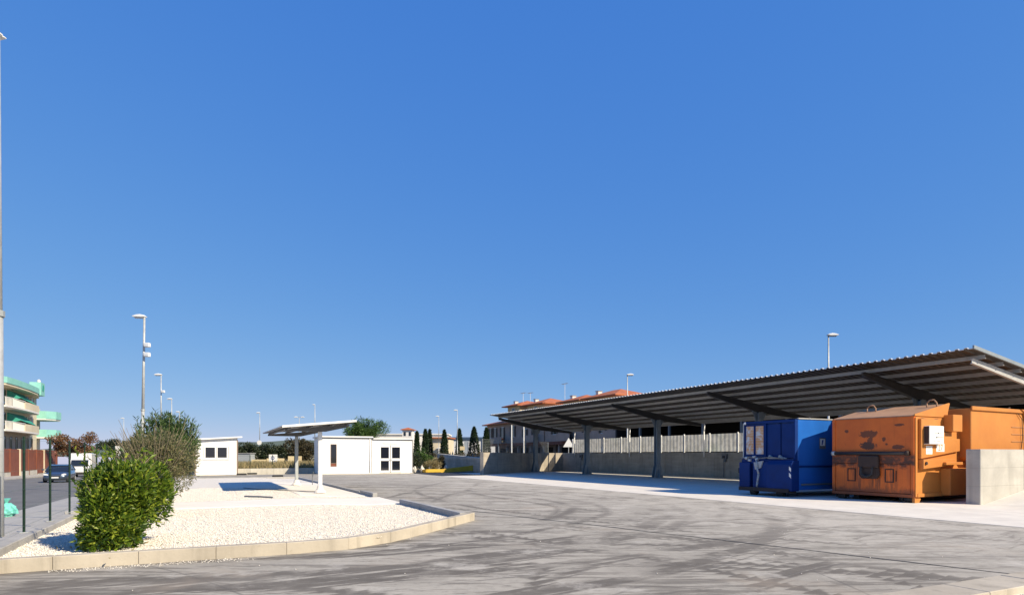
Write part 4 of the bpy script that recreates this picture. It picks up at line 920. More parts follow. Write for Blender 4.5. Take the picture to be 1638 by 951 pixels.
lobes = [((c[0] * .62, c[1] * .8, c[2]), (r[0] * .60, r[1] * .75, r[2])) for c, r in lobes]
def twigs(t):
    mb = MB()
    for k in range(60):
        a = random.uniform(0, 6.28); r = random.uniform(.1, .4)
        mb.tube((random.uniform(-.15, .15), random.uniform(-.1, .5), .0), (math.cos(a) * r, .25 + math.sin(a) * r, random.uniform(.4, 1.2)), .009, .003, 5, False)
    mb.build('branches', 'bark', t)
    pts, ds = [], []; sm = MB()
    for k in range(46):
        a = random.uniform(0, 6.28); r = random.uniform(.25, .5); z1 = random.uniform(.75, 1.38) ; c = Vector((math.cos(a) * r * .95, .25 + math.sin(a) * r * 1.5, z1)); d = Vector((math.cos(a) * .5, math.sin(a) * .5, random.uniform(.3, 1.0))).normalized(); ln = random.uniform(.1, .26)
        sm.tube(c - d * .15, c + d * ln, .005, .003, 4, False)
        for q in range(9):
            pts.append(tuple(c + d * ln * q / 8)); b_ = random.uniform(0, 6.28); ds.append((d.x + math.cos(b_) * .7, d.y + math.sin(b_) * .7, d.z))
    sm.build('shoots', 'twig', t); leaves('shoot_leaves', np.array(pts), .095, .034, 'leaf_laurel', t, np.array(ds), .2)
    n = 70; pp = np.stack([rng.normal(0, .45, n), rng.normal(.1, .5, n), np.full(n, .02)], 1); leaves('fallen_leaves', pp, .07, .025, 'leaf_dry', t, None, -.2)
bush('laurel_bush', 'dense glossy green laurel bush at the front of the gravel', (-5.93, 9.3, GZ), lobes, 24000, .088, .03, 'leaf_laurel', [((0, -.1, -.05), (.1, .1, .7), .03), ((-.3, .5, -.05), (-.3, .5, .7), .03)], 11, -.3, .5, .35, .02, extra=twigs)
ol = [((0, 0, 1.15), (.75, .7, .6)), ((.45, .1, 1.0), (.62, .6, .5)), ((-.4, .1, 1.25), (.5, .5, .5)), ((.1, .1, 1.55), (.6, .5, .4)), ((.6, .3, 1.3), (.45, .5, .4)), ((.1, -.2, .75), (.5, .45, .5))]
def wisps(t):
    mb = MB()
    for k in range(70):
        a = random.uniform(0, 6.28); r = random.uniform(.4, 1.05); z = random.uniform(1.2, 2.15); q = random.uniform(.4, 1.0)
        c = Vector((.1 + math.cos(a) * r * .5, math.sin(a) * r * .5, z * .62)); mb.tube(c, (.1 + math.cos(a) * r, math.sin(a) * r, z), .008, .003, 4, False)
    mb.build('branches', 'twig', t)
bush('olive_bush', 'loose grey-green olive bush behind the laurel', (-8.12, 14.0, GZ), [((c[0] * .85, c[1], c[2]), (r[0] * .84, r[1] * .9, r[2])) for c, r in ol], 17000, .085, .018, 'leaf_olive', [((0, 0, -.1), (.1, .05, 1.1), .045), ((.1, 0, 0), (.5, .1, 1.0), .03), ((-.05, 0, .1), (-.4, .1, 1.2), .03)], 7, -.22, .5, .5, .2, 2.0, extra=wisps)
od = [((0, 0, 1.5), (.8, .7, .7)), ((.35, 0, 1.7), (.5, .5, .6)), ((-.3, .1, 1.85), (.45, .4, .5)), ((.15, .1, 2.0), (.35, .35, .5)), ((.62, .0, 1.85), (.3, .3, .5)), ((-.55, 0, 1.5), (.35, .35, .5))]
def shoots(t):
    pts, ds = [], []
    mb = MB()
    for k in range(26):
        x, y = random.uniform(-.75, .8), random.uniform(-.4, .4); z1 = random.uniform(2.15, 2.62) - abs(x) * .25
        mb.tube((x * .6, y * .6, 1.4), (x, y, z1), .01, .005, 4, False)
        for q in range(30):
            f = q / 30; pts.append((x * (.8 + .2 * f), y, z1 - .55 + .6 * f)); a = random.uniform(0, 6.28); ds.append((math.cos(a) * .6, math.sin(a) * .6, .9))
    mb.build('branches', 'twig', t); leaves('shoot_leaves', np.array(pts), .13, .024, 'leaf_oleander', t, np.array(ds), .6)
bush('oleander_bush', 'taller green oleander with upright shoots behind the olive bush', (-9.55, 17.2, GZ), od, 9000, .13, .024, 'leaf_oleander', [((0, 0, -.1), (0, 0, 1.2), .04), ((.1, 0, 0), (.4, 0, 1.4), .03)], 6, -.2, .45, .8, .3, 3.0, extra=shoots)
# carrier bag on the pavement
t = thing('plastic_bag', 'turquoise plastic rubbish bag lying on the pavement by the lamp post', 'bag', (-12.75, 15.75, terrain(*toab(-12.75, 15.75)) + .11))
bm = bmesh.new(); bmesh.ops.create_icosphere(bm, subdivisions=3, radius=1)
for v in bm.verts:
    c = v.co.copy(); k = 1 + .16 * math.sin(c.x * 7 + c.z * 5) * math.sin(c.y * 6 + 1) + .08 * math.sin(c.z * 13 + c.y * 9)
    v.co = Vector((c.x * .24 * k, c.y * .2 * k, max(0, .17 + c.z * .19 * k)))
me = bpy.data.meshes.new('sack'); bm.to_mesh(me); bm.free(); me.materials.append(M['bag_plastic']); o = bpy.data.objects.new('sack', me); C.objects.link(o); o.parent = t
MB().lathe([(.07, .30), (.03, .37), (.09, .46), (.10, .48)], 9, (.02, 0, 0)).build('knot', 'bag_plastic', t)
MB().prism([(.15, .12), (.32, .1), (.3, .2), (.18, .3)], 'y', -.05, .02).build('flap', 'bag_plastic', t)

# ------------------------------------------------------------------ cars and van
def wheel(parent, x, y, r=.31, w=.2):
    s = 1 if y > 0 else -1
    ty = MB().tube((x, y - s * w, r), (x, y, r), r, r, 18).build('wheel', 'black_rubber', parent, .03, True)
    MB().tube((x, y - s * .01, r), (x, y + s * .012, r), r * .62, r * .55, 14).build('rim', 'galvanised', ty)
def car(label, loc, rz, paint, grp):
    t = thing('car', label, 'car', loc, rz, grp)
    # cross sections along x (front = +x): (x, half width, z bottom, z belt)
    sec = [(2.08, .50, .32, .50), (2.04, .66, .24, .60), (1.9, .78, .2, .70), (1.5, .85, .19, .80), (1.0, .88, .19, .88), (.2, .89, .19, .92), (-.8, .89, .19, .94), (-1.5, .87, .2, .95), (-1.9, .80, .24, .92), (-2.06, .70, .32, .78), (-2.1, .55, .4, .6)]
    v, f = [], []
    for x, hw, z0, z1 in sec:
        zm = z0 + (z1 - z0) * .55
        v += [(x, -hw * .86, z0), (x, -hw, zm), (x, -hw * .94, z1), (x, -hw * .5, z1 + .035), (x, hw * .5, z1 + .035), (x, hw * .94, z1), (x, hw, zm), (x, hw * .86, z0)]
    for k in range(len(sec) - 1):
        for i in range(8): f.append((8 * k + i, 8 * k + (i + 1) % 8, 8 * k + 8 + (i + 1) % 8, 8 * k + 8 + i))
    f += [tuple(range(8)), tuple(range(8 * len(sec) - 1, 8 * len(sec) - 9, -1))]
    body = MB().add(v, f).build('body', paint, t, 0, True)
    cab = [(1.05, .78, .92), (.35, .64, 1.40), (-.75, .63, 1.46), (-1.35, .62, 1.38), (-1.85, .74, .97)]
    v, f = [], []
    for x, hw, z in cab: v += [(x, -hw, z), (x, hw, z)]
    gb2 = MB()
    side = [(1.08, .90), (.35, 1.38), (-.75, 1.44), (-1.35, 1.36), (-1.9, .95)]
    gl = MB(); vv = []
    for x, z in side: vv += [(x, -.80 + .16 * (z - .9) / .5, z), (x, .80 - .16 * (z - .9) / .5, z)]
    n = len(side); ff = [(2 * i, 2 * i + 1, 2 * i + 3, 2 * i + 2) for i in range(n - 1)] + [tuple(2 * i for i in range(n)), tuple(2 * i + 1 for i in range(n - 1, -1, -1)), (0, 2 * n - 2, 2 * n - 1, 1)]
    gl.add(vv, ff).build('greenhouse', 'glass_car', t)
    rf = MB(); rf.add([(.40, -.66, 1.39), (.40, .66, 1.39), (-.75, .645, 1.465), (-.75, -.645, 1.465), (-1.37, .655, 1.385), (-1.37, -.655, 1.385), (-.2, .66, 1.455), (-.2, -.66, 1.455)], [(0, 1, 6, 7), (7, 6, 2, 3), (3, 2, 4, 5)]); rf.build('roof', paint, t)
    for s in (-1, 1):
        for (xa, za, xb, zb) in ((1.08, .92, .36, 1.39), (-.35, .95, -.38, 1.44), (-1.36, 1.37, -1.88, .97)):
            ya = s * (.81 - .16 * (za - .9) / .5); yb = s * (.81 - .16 * (zb - .9) / .5)
            MB().tube((xa, ya, za), (xb, yb, zb), .035, .03, 6).build('pillar', paint, t)
        for x in (1.32, -1.3): wheel(t, x, s * .86)
        hl = MB().prism([(s * .42, .60), (s * .74, .63), (s * .76, .74), (s * .60, .76), (s * .44, .70)], 'x', 1.93, 2.045).build('headlight', 'headlight_glass', t, .01)
        MB().prism([(s * .9, 1.0), (s * 1.06, 1.0), (s * 1.06, 1.12), (s * .9, 1.10)], 'x', .78, .88).build('mirror', paint, t, .015)
    box('grille', 'black_part', t, 2.03, 2.09, -.38, .38, .46, .58, .01); box('lower_grille', 'black_part', t, 2.0, 2.07, -.5, .5, .28, .38, .01)
    box('number_plate', 'plate', t, 2.09, 2.10, -.26, .26, .39, .49)
    return t
hd = math.atan2(-.8966, .443)
cl = AB(-10.6, 63.0); car('blue-grey hatchback driving towards us on the street', (cl.x, cl.y, terrain(-10.6, 63.0) + .002), hd, 'car_blue', 'cars on the street')
cl = AB(-6.4, 84.0); car('dark blue car parked behind the green fence further up the street', (cl.x, cl.y, terrain(-6.4, 84) + .002), hd, 'car_navy', 'cars on the street')
for k, (b, a, p, lab) in enumerate(((38.5, 83, 'car_white', 'white car parked below the tiled houses, seen through the mesh fence'), (38.5, 92, 'car_navy', 'dark car parked below the tiled houses, farthest behind the mesh fence'))):
    cl = AB(b, a); car(lab, (cl.x, cl.y, .26), TH + R(90), p, 'cars below the houses')
cl = AB(-12.6, 88); vn = thing('van', 'white box van parked behind the hatchback on the street', 'van', (cl.x, cl.y, terrain(-12.6, 88)), hd)
box('cargo_box', 'car_white', vn, -2.6, 1.1, -1.0, 1.0, .55, 2.75, .04)
MB().prism([(1.12, .45), (2.5, .45), (2.55, 1.1), (2.2, 1.25), (1.75, 2.0), (1.12, 2.1)], 'y', -.95, .95).build('cab', 'car_white', vn, .04)
MB().prism([(2.24, 1.27), (1.80, 1.96), (1.83, 1.98), (2.27, 1.29)], 'y', -.82, .82).build('windscreen', 'glass_car', vn)
for s in (-1, 1):
    for x in (1.75, -1.6): wheel(vn, x, s * .95, .36, .22)
    box('headlight', 'headlight_glass', vn, 2.5, 2.57, s * .75 - .12, s * .75 + .12, .75, .95)
box('bumper', 'black_part', vn, 2.48, 2.62, -.95, .95, .35, .6, .02)

# ------------------------------------------------------------------ apartment house on the left (local x = towards the street, y = up the street)
def win(parent, x, y0, y1, z0, z1, m='glass_dark', fm='plaster_white', depth=.03):
    fr_ = MB(); w_ = .09
    fr_.box(x, x + .06, y0 - w_, y0, z0 - w_, z1 + w_).box(x, x + .06, y1, y1 + w_, z0 - w_, z1 + w_).box(x, x + .06, y0, y1, z1, z1 + w_).box(x, x + .06, y0, y1, z0 - w_, z0)
    o = fr_.build('window', fm, parent); box('pane', m, o, x + .005, x + .03, y0, y1, z0, z1); return o
gz = terrain(-21.2, 95)
ap = thing('apartment_house', 'cream apartment house with turquoise balconies and awnings', 'building', AB(-22.5, 82, gz), TH)
box('wall', 'plaster_cream', ap, -11, 0, 0, 34.5, -.5, 11.3)
FL = [2.85, 5.7, 8.6]
def sq(y): return 12.2 + (y - 4) * .70      # balconies keep to the far two thirds of the front
def pl(pts): return [(x, sq(y)) for x, y in pts]
for k, z in enumerate(FL[1:]):
    bal = MB().prism(pl([(0.003, 4), (1.3, 4), (1.6, 7), (1.7, 18), (1.5, 27), (.9, 30), (0.003, 30)]), 'z', z - .22, z).build('balcony', 'plaster_white', ap)
    MB().prism(pl([(.9, 15), (1.62, 15), (1.7, 18), (1.5, 27), (.9, 30), (.8, 29.9), (1.4, 26.9), (1.6, 18), (1.52, 15.2), (.9, 15.2)]), 'z', z + .001, z + .95).build('parapet', 'plaster_cream', bal)
    for q in range(22):
        y = sq(4.2 + q * .5); xx_ = 1.25 + min(1, q * .5 / 3) * .28
        if q == 0: bar0 = box('baluster', 'plaster_white', bal, -.03, .03, -.05, .05, z + .001, z + .95, loc=(xx_, y, 0))
        else: share(bar0, bal, (xx_, y, 0))
    MB().prism(pl([(1.2, 4), (1.5, 7), (1.6, 15), (1.66, 15), (1.56, 7), (1.26, 4)]), 'z', z + .951, z + 1.02).build('hand_rail', 'plaster_white', bal)
    aw = MB().add([(0.02, sq(13), z + 2.35), (0.02, sq(25), z + 2.35), (1.45, sq(25), z + 1.0), (1.45, sq(13), z + 1.35)], [(0, 1, 2, 3)]); aw.add([(0.02, sq(25), z + 2.35), (1.45, sq(25), z + 1.0), (.02, sq(25), z + .9)], [(0, 1, 2)]); aw.add([(0.02, sq(13), z + 2.35), (1.45, sq(13), z + 1.35), (.02, sq(13), z + .9)], [(0, 1, 2)])
    aw.build('awning', 'turquoise_dark', bal)
    for yy_ in (6.5, 10.5, 27): win(ap, .01, sq(yy_), sq(yy_) + 1.0, z + .1, z + 2.2, 'glass_dark', 'trim_brown')
    win(ap, .01, sq(31.4), sq(31.4) + .8, z + .6, z + 2.2, 'glass_dark', 'trim_brown')
    box('pilaster', 'plaster_white', ap, .001, .25, sq(30.1), sq(30.1) + .4, z, z + 2.4); box('pilaster', 'plaster_white', ap, .001, .5, sq(3.3), sq(3.3) + .4, z - 3, z + 2.4)
    box('blue_panel', 'turquoise', ap, .01, .35, 7.4, 10.6, z + .6, z + 2.0)
for y in (6.5, 9.2, 10.9, 15, 19, 23, 27.5, 31): win(ap, .01, sq(y), sq(y) + .7, 3.3, 4.9, 'glass_dark', 'trim_brown')
MB().prism([(-.4, -.3), (.3, -.3), (.4, 11.5)] + pl([(1.3, 5), (1.6, 10), (1.75, 18), (1.6, 26), (1.0, 31), (.5, 35)]) + [(-.4, 34.8)], 'z', 11.3, 12.05).build('roof_parapet', 'turquoise', ap)
MB().prism([(-.4, -.2), (.25, -.2), (.35, 11.6)] + pl([(1.2, 5), (1.5, 10), (1.65, 18), (1.5, 26), (.9, 31), (.4, 35)]) + [(-.4, 34.6)], 'z', 11.05, 11.297).build('eaves', 'plaster_cream', ap)
for y in (8.6, 31.6):
    e = box('parapet_tower', 'turquoise', ap, -.3, 1.1, y, y + 2.4, 11.4, 13.3)
    MB().tube((1.101, y + 1.2, 12.5), (1.15, y + 1.2, 12.5), .5, .5, 16).build('emblem_disc', 'turquoise_dark', e); MB().lathe([(.2, 13.31), (.24, 13.6), (.1, 13.8)], 8, (.6, y + 1.2, 0)).build('chimney_cap', 'plaster_white', e)
for z in (5.3, 8.1):
    cbx = MB().prism([(-3, 34.6), (1.2, 34.6), (2.2, 36), (2.4, 38.5), (1.8, 40.5), (.2, 41.5), (-3, 41.5)], 'z', z, z + 1.15).build('corner_balcony', 'turquoise', ap)
    MB().prism([(-3, 34.6), (1.1, 34.6), (2.1, 36), (2.3, 38.5), (1.7, 40.4), (.2, 41.3), (-3, 41.3)], 'z', z - .18, z - .002).build('balcony_slab', 'plaster_white', cbx)
box('wing_wall', 'plaster_cream', ap, -8, -.8, 34.6, 41, -.5, 9.9); win(ap, -.79, 36, 37.2, 6.6, 8.0, 'glass_dark', 'trim_brown'); win(ap, -.79, 36, 37.4, 3.0, 5.0, 'glass_dark', 'trim_brown')
gw = thing('garden_wall', 'red-brown panelled garden wall with gate below the apartment house', 'wall', AB(-19.6, 76, terrain(-19.6, 92) + .12), TH)
for k in range(9):
    box('panel', 'red_brown', gw, -.06, .06, k * 4.2 + .22, (k + 1) * 4.2 - .22, .5 if k % 3 else .0, 3.1, .02); box('base_block', 'pale_wall_concrete', gw, -.16, .16, k * 4.2 + .22, (k + 1) * 4.2 - .22, -1.0, .48 if k % 3 else -.02)
    box('pillar', 'red_brown' if k % 3 else 'plaster_cream', gw, -.14, .14, (k + 1) * 4.2 - .2, (k + 1) * 4.2 + .2, -1.0, 3.15)
tv = thing('antenna', 'thin rooftop antenna above the apartment house', 'antenna', AB(-24, 86, gz + 11.3), TH)
MB().tube((0, 0, 0), (0, 0, 5.2), .04, .03, 6).build('mast', 'wire_grey', tv); MB().tube((-.2, -.9, 5.3), (.2, .9, 4.7), .04, .04, 6).build('boom', 'electric_grey', tv)

# ------------------------------------------------------------------ trees and far things
def tree(name, label, loc, h, crown, n, L, W, lm, grp=None, trunk=.15, limbs=5, gapf=2.2, thr=-.12, shell=.5, ph=1.0, up=.1, cat='tree'):
    t = thing(name, label, cat, loc, 0, grp)
    cz = min(c[2] - r[2] * .3 for c, r in crown)
    MB().tube((0, 0, -.2), (.05, 0, cz), trunk, trunk * .65, 8).build('trunk', 'bark', t, smooth=True)
    lb_ = MB()
    for c, r in crown: lb_.tube((.05, 0, cz - .1), (c[0], c[1], c[2]), trunk * .5, trunk * .15, 6, False)
    lb_.build('limbs', 'bark', t)
    p, d = cloud(crown, n, shell, gapf, thr, .1, ph); leaves('crown', p, L, W, lm, t, d, up); return t
def rlobes(k, cx, cz, rx, rz, s=.5):
    return [((random.uniform(-rx, rx) * .75 + cx, random.uniform(-rx, rx) * .6, cz + random.uniform(-rz, rz) * .7), (rx * s * random.uniform(.7, 1.2), rx * s * random.uniform(.7, 1.1), rz * s * random.uniform(.8, 1.25))) for _ in range(k)]
gzr = terrain(*toab(-62, 90))
tree('plum_tree', 'reddish-leaved tree beside the apartment house', (-61.5, 88, gzr), 6, rlobes(18, 0, 4.1, 3.2, 1.8, .36), 9500, .24, .13, 'leaf_red', trunk=.16, gapf=3.0, thr=-.15, shell=.8)
tree('street_tree', 'dark flat-topped tree right of the reddish tree', (-60.5, 95, gzr), 5, rlobes(9, 0, 4.2, 2.6, .9, .5), 6000, .22, .10, 'leaf_dark', trunk=.14)
dk = [('leaf_dark', 'dark green tree right beside the booth', -36.2), ('leaf_dark', 'second dark tree from the booth, behind the lamp post', -33.6), ('leaf_brown', 'brownish tree at the middle of the dark row', -31.0), ('leaf_brown', 'brownish tree just left of the far carport post', -28.6), ('leaf_dark', 'dark round tree behind the far carport post', -26.3), ('leaf_brown', 'olive-brown tree left of the white office', -23.9)]
for i, (lm, lab, x) in enumerate(dk):
    hh = [2.6, 2.55, 3.2, 3.0, 2.5, 2.4][i]
    tree('field_tree', lab, (x, 85 + (i % 3) * 2.2, 0), 4, rlobes(9, 0, hh * .62, 2.0, hh * .5, .55) + [((0, 0, hh * .9), (1.3, 1.2, .8))], 7000, .24, .12, lm, 'row of dark trees behind the field', .16, ph=i * 1.3, gapf=2.6)
pine = [((random.uniform(-1.9, 1.9), random.uniform(-1.5, 1.5), 4.0 + random.uniform(-.5, .9)), (.95, .95, .75)) for _ in range(16)] + [((0, 0, 4.6), (1.5, 1.4, .9))]
pine = [((c[0], c[1], min(c[2], 5.2 - .28 * (c[0] ** 2))), r) for c, r in pine]
tree('stone_pine', 'rounded bright green pine rising behind the white office', (-16.2, 70, 0), 6, pine, 15000, .26, .05, 'leaf_pine', trunk=.2, gapf=3.4, thr=-.15)
for i, (px, ty, wd) in enumerate(((667, 689, .55), (680.5, 685.5, .68), (687.5, 686, .62), (711, 686.5, .72), (735, 685, .75), (758.5, 682, 1.1), (778, 683, .8))):
    Yd = 100 + (i % 3); X = (px - 819) / 1000 * Yd; h = 1.5 + (727 - ty) / 1000 * Yd
    t = thing('cypress', ['cypress showing just right of the office roof, smallest', 'left one of the paired cypresses', 'right one of the paired cypresses', 'cypress by the beige house and blue frame', 'cypress in front of the left warehouse doors', 'widest cypress before the warehouse', 'cypress beside the tiled house'][i], 'tree', (X, Yd, 0), 0, 'cypress row')
    MB().tube((0, 0, -.1), (0, 0, h * .8), .09, .03, 6).build('trunk', 'bark', t)
    nn = 3200; z = rng.random(nn) ** .75; rad = wd * (1 - z) ** .62 * np.minimum(1, z * 7 + .35) * (.75 + .35 * rng.random(nn)); an = rng.uniform(0, 6.28, nn)
    p = np.stack([np.cos(an) * rad, np.sin(an) * rad, .3 + z * (h - .5)], 1); d = np.stack([np.cos(an) * .4, np.sin(an) * .4, np.full(nn, .9)], 1)
    leaves('crown', p, .30, .09, 'leaf_cypress', t, d, .8)
for i, (b, a, r, h, lm, lab) in enumerate(((16.6, 53.2, .95, 2.2, 'leaf_dark', 'dark shrub next to the office wall'), (17.9, 54.0, .9, 2.1, 'leaf_pine', 'green shrub in the middle behind the white stones'), (19.0, 53.4, .55, 1.5, 'leaf_brown', 'low brownish shrub left of the ramp wall'), (18.0, 52.2, .8, .9, 'leaf_dry', 'dry straw-coloured tuft between office and ramp'))):
    q = AB(b, a); t = thing('shrub', lab, 'shrub', (q.x, q.y, 0), 0, 'shrubs between office and ramp')
    p, d = cloud(rlobes(6, 0, h * .55, r, h * .45, .55), 3500, .5, 4, -.2, .05, i * 1.1); leaves('foliage', p, .13 if i < 3 else .3, .06 if i < 3 else .02, lm, t, d, .3)
    MB().tube((0, 0, -.1), (0, 0, h * .6), .05, .02, 6).build('stem', 'bark', t)
for i in range(5):
    q = AB(16.3 + .72 * i, 51.9 + .12 * (i % 2)); bm = bmesh.new(); bmesh.ops.create_icosphere(bm, subdivisions=2, radius=1)
    for v in bm.verts: v.co = Vector((v.co.x * .2, v.co.y * .18, v.co.z * .33 + .25)) * (1 + .12 * math.sin(v.co.x * 5 + i * 2) + .1 * math.cos(v.co.z * 4 + i))
    me = bpy.data.meshes.new('boulder'); bm.to_mesh(me); bm.free(); me.materials.append(M['stone_white']); o = bpy.data.objects.new('boulder', me); C.objects.link(o); o.location = (q.x, q.y, 0)
    tag(o, ['white upright stone nearest the office wall', 'second white stone from the office wall', 'middle white stone of the five before the shrubs', 'second white stone from the yellow kerb', 'white upright stone beside the yellow kerb'][i], 'stone', 'white stones before the shrubs')
# dry grass field
nn = 26000; gx = rng.uniform(0, 1, nn); fb = rng.uniform(-6, 14, nn); fa = 54 + 30 * gx ** 1.5
gp = np.stack([fb * CT - fa * ST, fb * ST + fa * CT, np.zeros(nn)], 1); dd = np.zeros((nn, 3)); dd[:, 2] = 1.6
gr = leaves('dry_grass', gp, .75, .05, 'leaf_dry', None, dd, .8); gr['kind'] = 'stuff'; tag(gr, 'tall straw-coloured dry grass in the field', 'grass')
ff_ = thing('field_fence', 'dark green wire fence before the dry grass', 'fence', AB(1.7, 54.4), TH)
for k in range(5): MB().tube((k * 1.7, 0, 0), (k * 1.7, 0, 1.5), .03, .03, 6).build('post', 'green_post', ff_)
for z in (.2, .8, 1.4): MB().tube((0, 0, z), (6.8, 0, z), .006, .006, 4).build('wire', 'green_post', ff_)
sg_ = thing('field_sign', 'white notice board with dark round emblem in the dry field', 'sign', (-29.2, 76.5, 0), R(8))
box('board', 'label_white', sg_, -.5, .5, -.02, .02, .5, 1.55); ring = MB()
for k in range(16):
    a1, a2 = 2 * math.pi * k / 16, 2 * math.pi * (k + 1) / 16
    ring.add([(math.cos(a_) * r_ - .05, -.024, 1.12 + math.sin(a_) * r_) for a_, r_ in ((a1, .13), (a2, .13), (a2, .22), (a1, .22))], [(0, 1, 2, 3)])
ring.build('emblem', 'sign_blue', sg_); box('print', 'sign_blue', sg_, .08, .3, -.024, -.021, .72, .8)
for x in (-.4, .4): box('post', 'wire_grey', sg_, x - .03, x + .03, .021, .07, 0, 1.5)
fw = thing('field_wall', 'low yellowish wall behind the notice board', 'wall', (-33.8, 80.5, 0), R(3))
for k in range(3): box('wall_block', 'plaster_yellow', fw, k * 2.2 + (.5 if k == 2 else 0), k * 2.2 + 2.15, 0, .3, 0, [.9, 1.05, 1.35][k])
cbn = thing('grey_cabin', 'small grey cabin at the field edge right of the booth', 'cabin', (-35.3, 80, 0), 0)
box('wall', 'warehouse_grey', cbn, 0, 1.8, 0, 1.5, 0, 1.65); box('roof', 'trim_grey', cbn, -.1, 1.9, -.1, 1.6, 1.652, 1.75)
# street signs beyond the fence
for (x, y, z, m, lab) in ((-55.5, 86, 1.5, 'sign_yellow', 'small yellow sign behind the green fence'), (-52.5, 83.5, 3.3, 'label_white', 'white street sign left of the bushes')):
    tz = terrain(*toab(x, y)); s = thing('street_sign', lab, 'sign', (x, y, tz), 0)
    MB().tube((0, 0, 0), (0, 0, z), .04, .04, 6).build('pole', 'galvanised', s); MB().prism([(-.5, z - .5), (.5, z - .5), (.5, z + .2), (.2, z + .6), (-.5, z + .6)], 'y', -.06, -.02).build('plate', m, s)
ws = thing('triangle_sign', 'white triangular road sign seen under the canopy beyond the wall', 'sign', (6.15, 68, .25), 0)
MB().tube((0, 0, 0), (0, 0, 2.4), .04, .04, 6).build('pole', 'galvanised', ws); MB().prism([(-.6, 2.1), (.6, 2.1), (0, 3.1)], 'y', -.06, -.03).build('plate', 'label_white', ws)

# ------------------------------------------------------------------ houses behind the canopy (local x = away from us, y = up the row)
def hip(mb, x0, x1, y0, y1, z0, rise, ov=.5):
    x0 -= ov; x1 += ov; y0 -= ov; y1 += ov; cx = (x0 + x1) / 2; ins = min((x1 - x0) / 2, (y1 - y0) / 2 * .95)
    return mb.add([(x0, y0, z0), (x1, y0, z0), (x1, y1, z0), (x0, y1, z0), (cx, y0 + ins, z0 + rise), (cx, y1 - ins, z0 + rise), (x0, y0, z0 - .15), (x1, y0, z0 - .15), (x1, y1, z0 - .15), (x0, y1, z0 - .15)],
                  [(0, 1, 4), (1, 2, 5, 4), (2, 3, 5), (3, 0, 4, 5), (6, 7, 1, 0), (7, 8, 2, 1), (8, 9, 3, 2), (9, 6, 0, 3), (6, 9, 8, 7)])
def terrace(label, a0, L, towers, wins, wallm):
    t = thing('terraced_house', label, 'building', AB(45, a0, .25), TH, 'tiled houses behind the canopy')
    box('wall', wallm, t, 0, 11, 0, L, 3.0, 6.5); box('ground_floor', wallm, t, 2.2, 11, .3, L - .3, 0, 2.998)
    k = 0
    while k * 4.2 < L - .2:
        box('portico_pillar', 'plaster_pink', t, 0.1, .5, k * 4.2 + .1, k * 4.2 + .5, 0, 2.998); k += 1
    box('portico_beam', 'red_brown', t, -.25, -.002, 0, L, 2.7, 3.15)
    for y in range(2, int(L) - 1, 4):
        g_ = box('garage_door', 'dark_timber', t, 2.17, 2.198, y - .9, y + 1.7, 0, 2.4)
    hip(MB(), 0, 11, 0, L, 6.5, 1.6, .7).build('roof', 'terracotta', t)
    for (y, w_, z0, z1, kind) in wins:
        o = win(t, -.06, y, y + w_, z0, z1, 'glass_dark', 'plaster_white')
        for s in (0, 1): box('shutter', 'shutter_brown', o, -.12, -.062, y - .42 + s * (w_ + .42) + .02, y - .02 + s * (w_ + .42) + .02, z0, z1)
        if kind:
            bb_ = box('balcony', 'plaster_pink', t, -1.1, -.002, y - 1.2, y + w_ + 1.2, 3.152, 3.32); box('parapet', 'plaster_pink', bb_, -1.1, -1.0, y - 1.2, y + w_ + 1.2, 3.322, 4.2)
    for (x0, x1, y0, y1, z1, rise) in towers:
        tw = box('attic', 'plaster_yellow', t, x0, x1, y0, y1, 6.6, z1); win(tw, x0 - .06, (y0 + y1) / 2 - .5, (y0 + y1) / 2 + .5, z1 - 1.1, z1 - .3)
        hip(MB(), x0, x1, y0, y1, z1 + .15, rise, .8).build('attic_roof', 'terracotta', tw)
        ch = box('chimney', 'plaster_white', tw, x0 + .8, x0 + 1.4, y1 - 1.2, y1 - .6, z1, z1 + rise + .05); box('chimney_cap', 'trim_grey', ch, x0 + .72, x0 + 1.48, y1 - 1.28, y1 - .52, z1 + rise + .051, z1 + rise + .12)
    return t
terrace('far tiled terraced house at the left end of the row', 80.5, 20.5, [(1.0, 6, 9.8, 14.2, 9.2, .9), (1.5, 6.5, 2.5, 8.0, 9.0, 1.0)], [(16.6, .9, 4.2, 5.8, 0), (13.6, 1.0, 3.2, 5.8, 1), (9.6, 1.1, 4.2, 5.9, 0), (5.5, .9, 4.0, 5.2, 0), (2.2, 1.1, 3.2, 5.8, 1), (18.6, .8, 4.2, 5.8, 0)], 'plaster_pink')
terrace('near tiled terraced house showing its roofs over the canopy', 59.3, 20.8, [(.8, 5.5, 12.4, 17.0, 8.55, .95), (.8, 5.5, 4.2, 10.6, 8.55, 1.0)], [(17.5, 1.0, 4.2, 5.8, 0), (13.5, 1.1, 3.2, 5.8, 1), (9.2, 1.1, 4.2, 5.9, 0), (5.5, .9, 4.0, 5.2, 0), (2.2, 1.1, 3.2, 5.8, 1)], 'plaster_pink')
for i, (b, a, h, lab) in enumerate(((47, 91, 11.6, 'thin television antenna left of the far tiled roof'), (47, 88.5, 11.4, 'second television antenna over the far tiled roof'), (48, 79.5, 12.0, 'television antenna right of the far chimney'))):
    t = thing('antenna', lab, 'antenna', AB(b, a, 6.8), TH); MB().tube((0, 0, 0), (0, 0, h - 6.8), .035, .025, 6).build('mast', 'label_white', t); MB().tube((0, -.8, h - 6.8), (0, .8, h - 6.8), .03, .03, 5).build('boom', 'electric_grey', t)
    for k in range(5): MB().tube((-.3, -.7 + .35 * k, h - 6.8), (.3, -.7 + .35 * k, h - 6.8), .015, .015, 4).build('element', 'electric_grey', t)
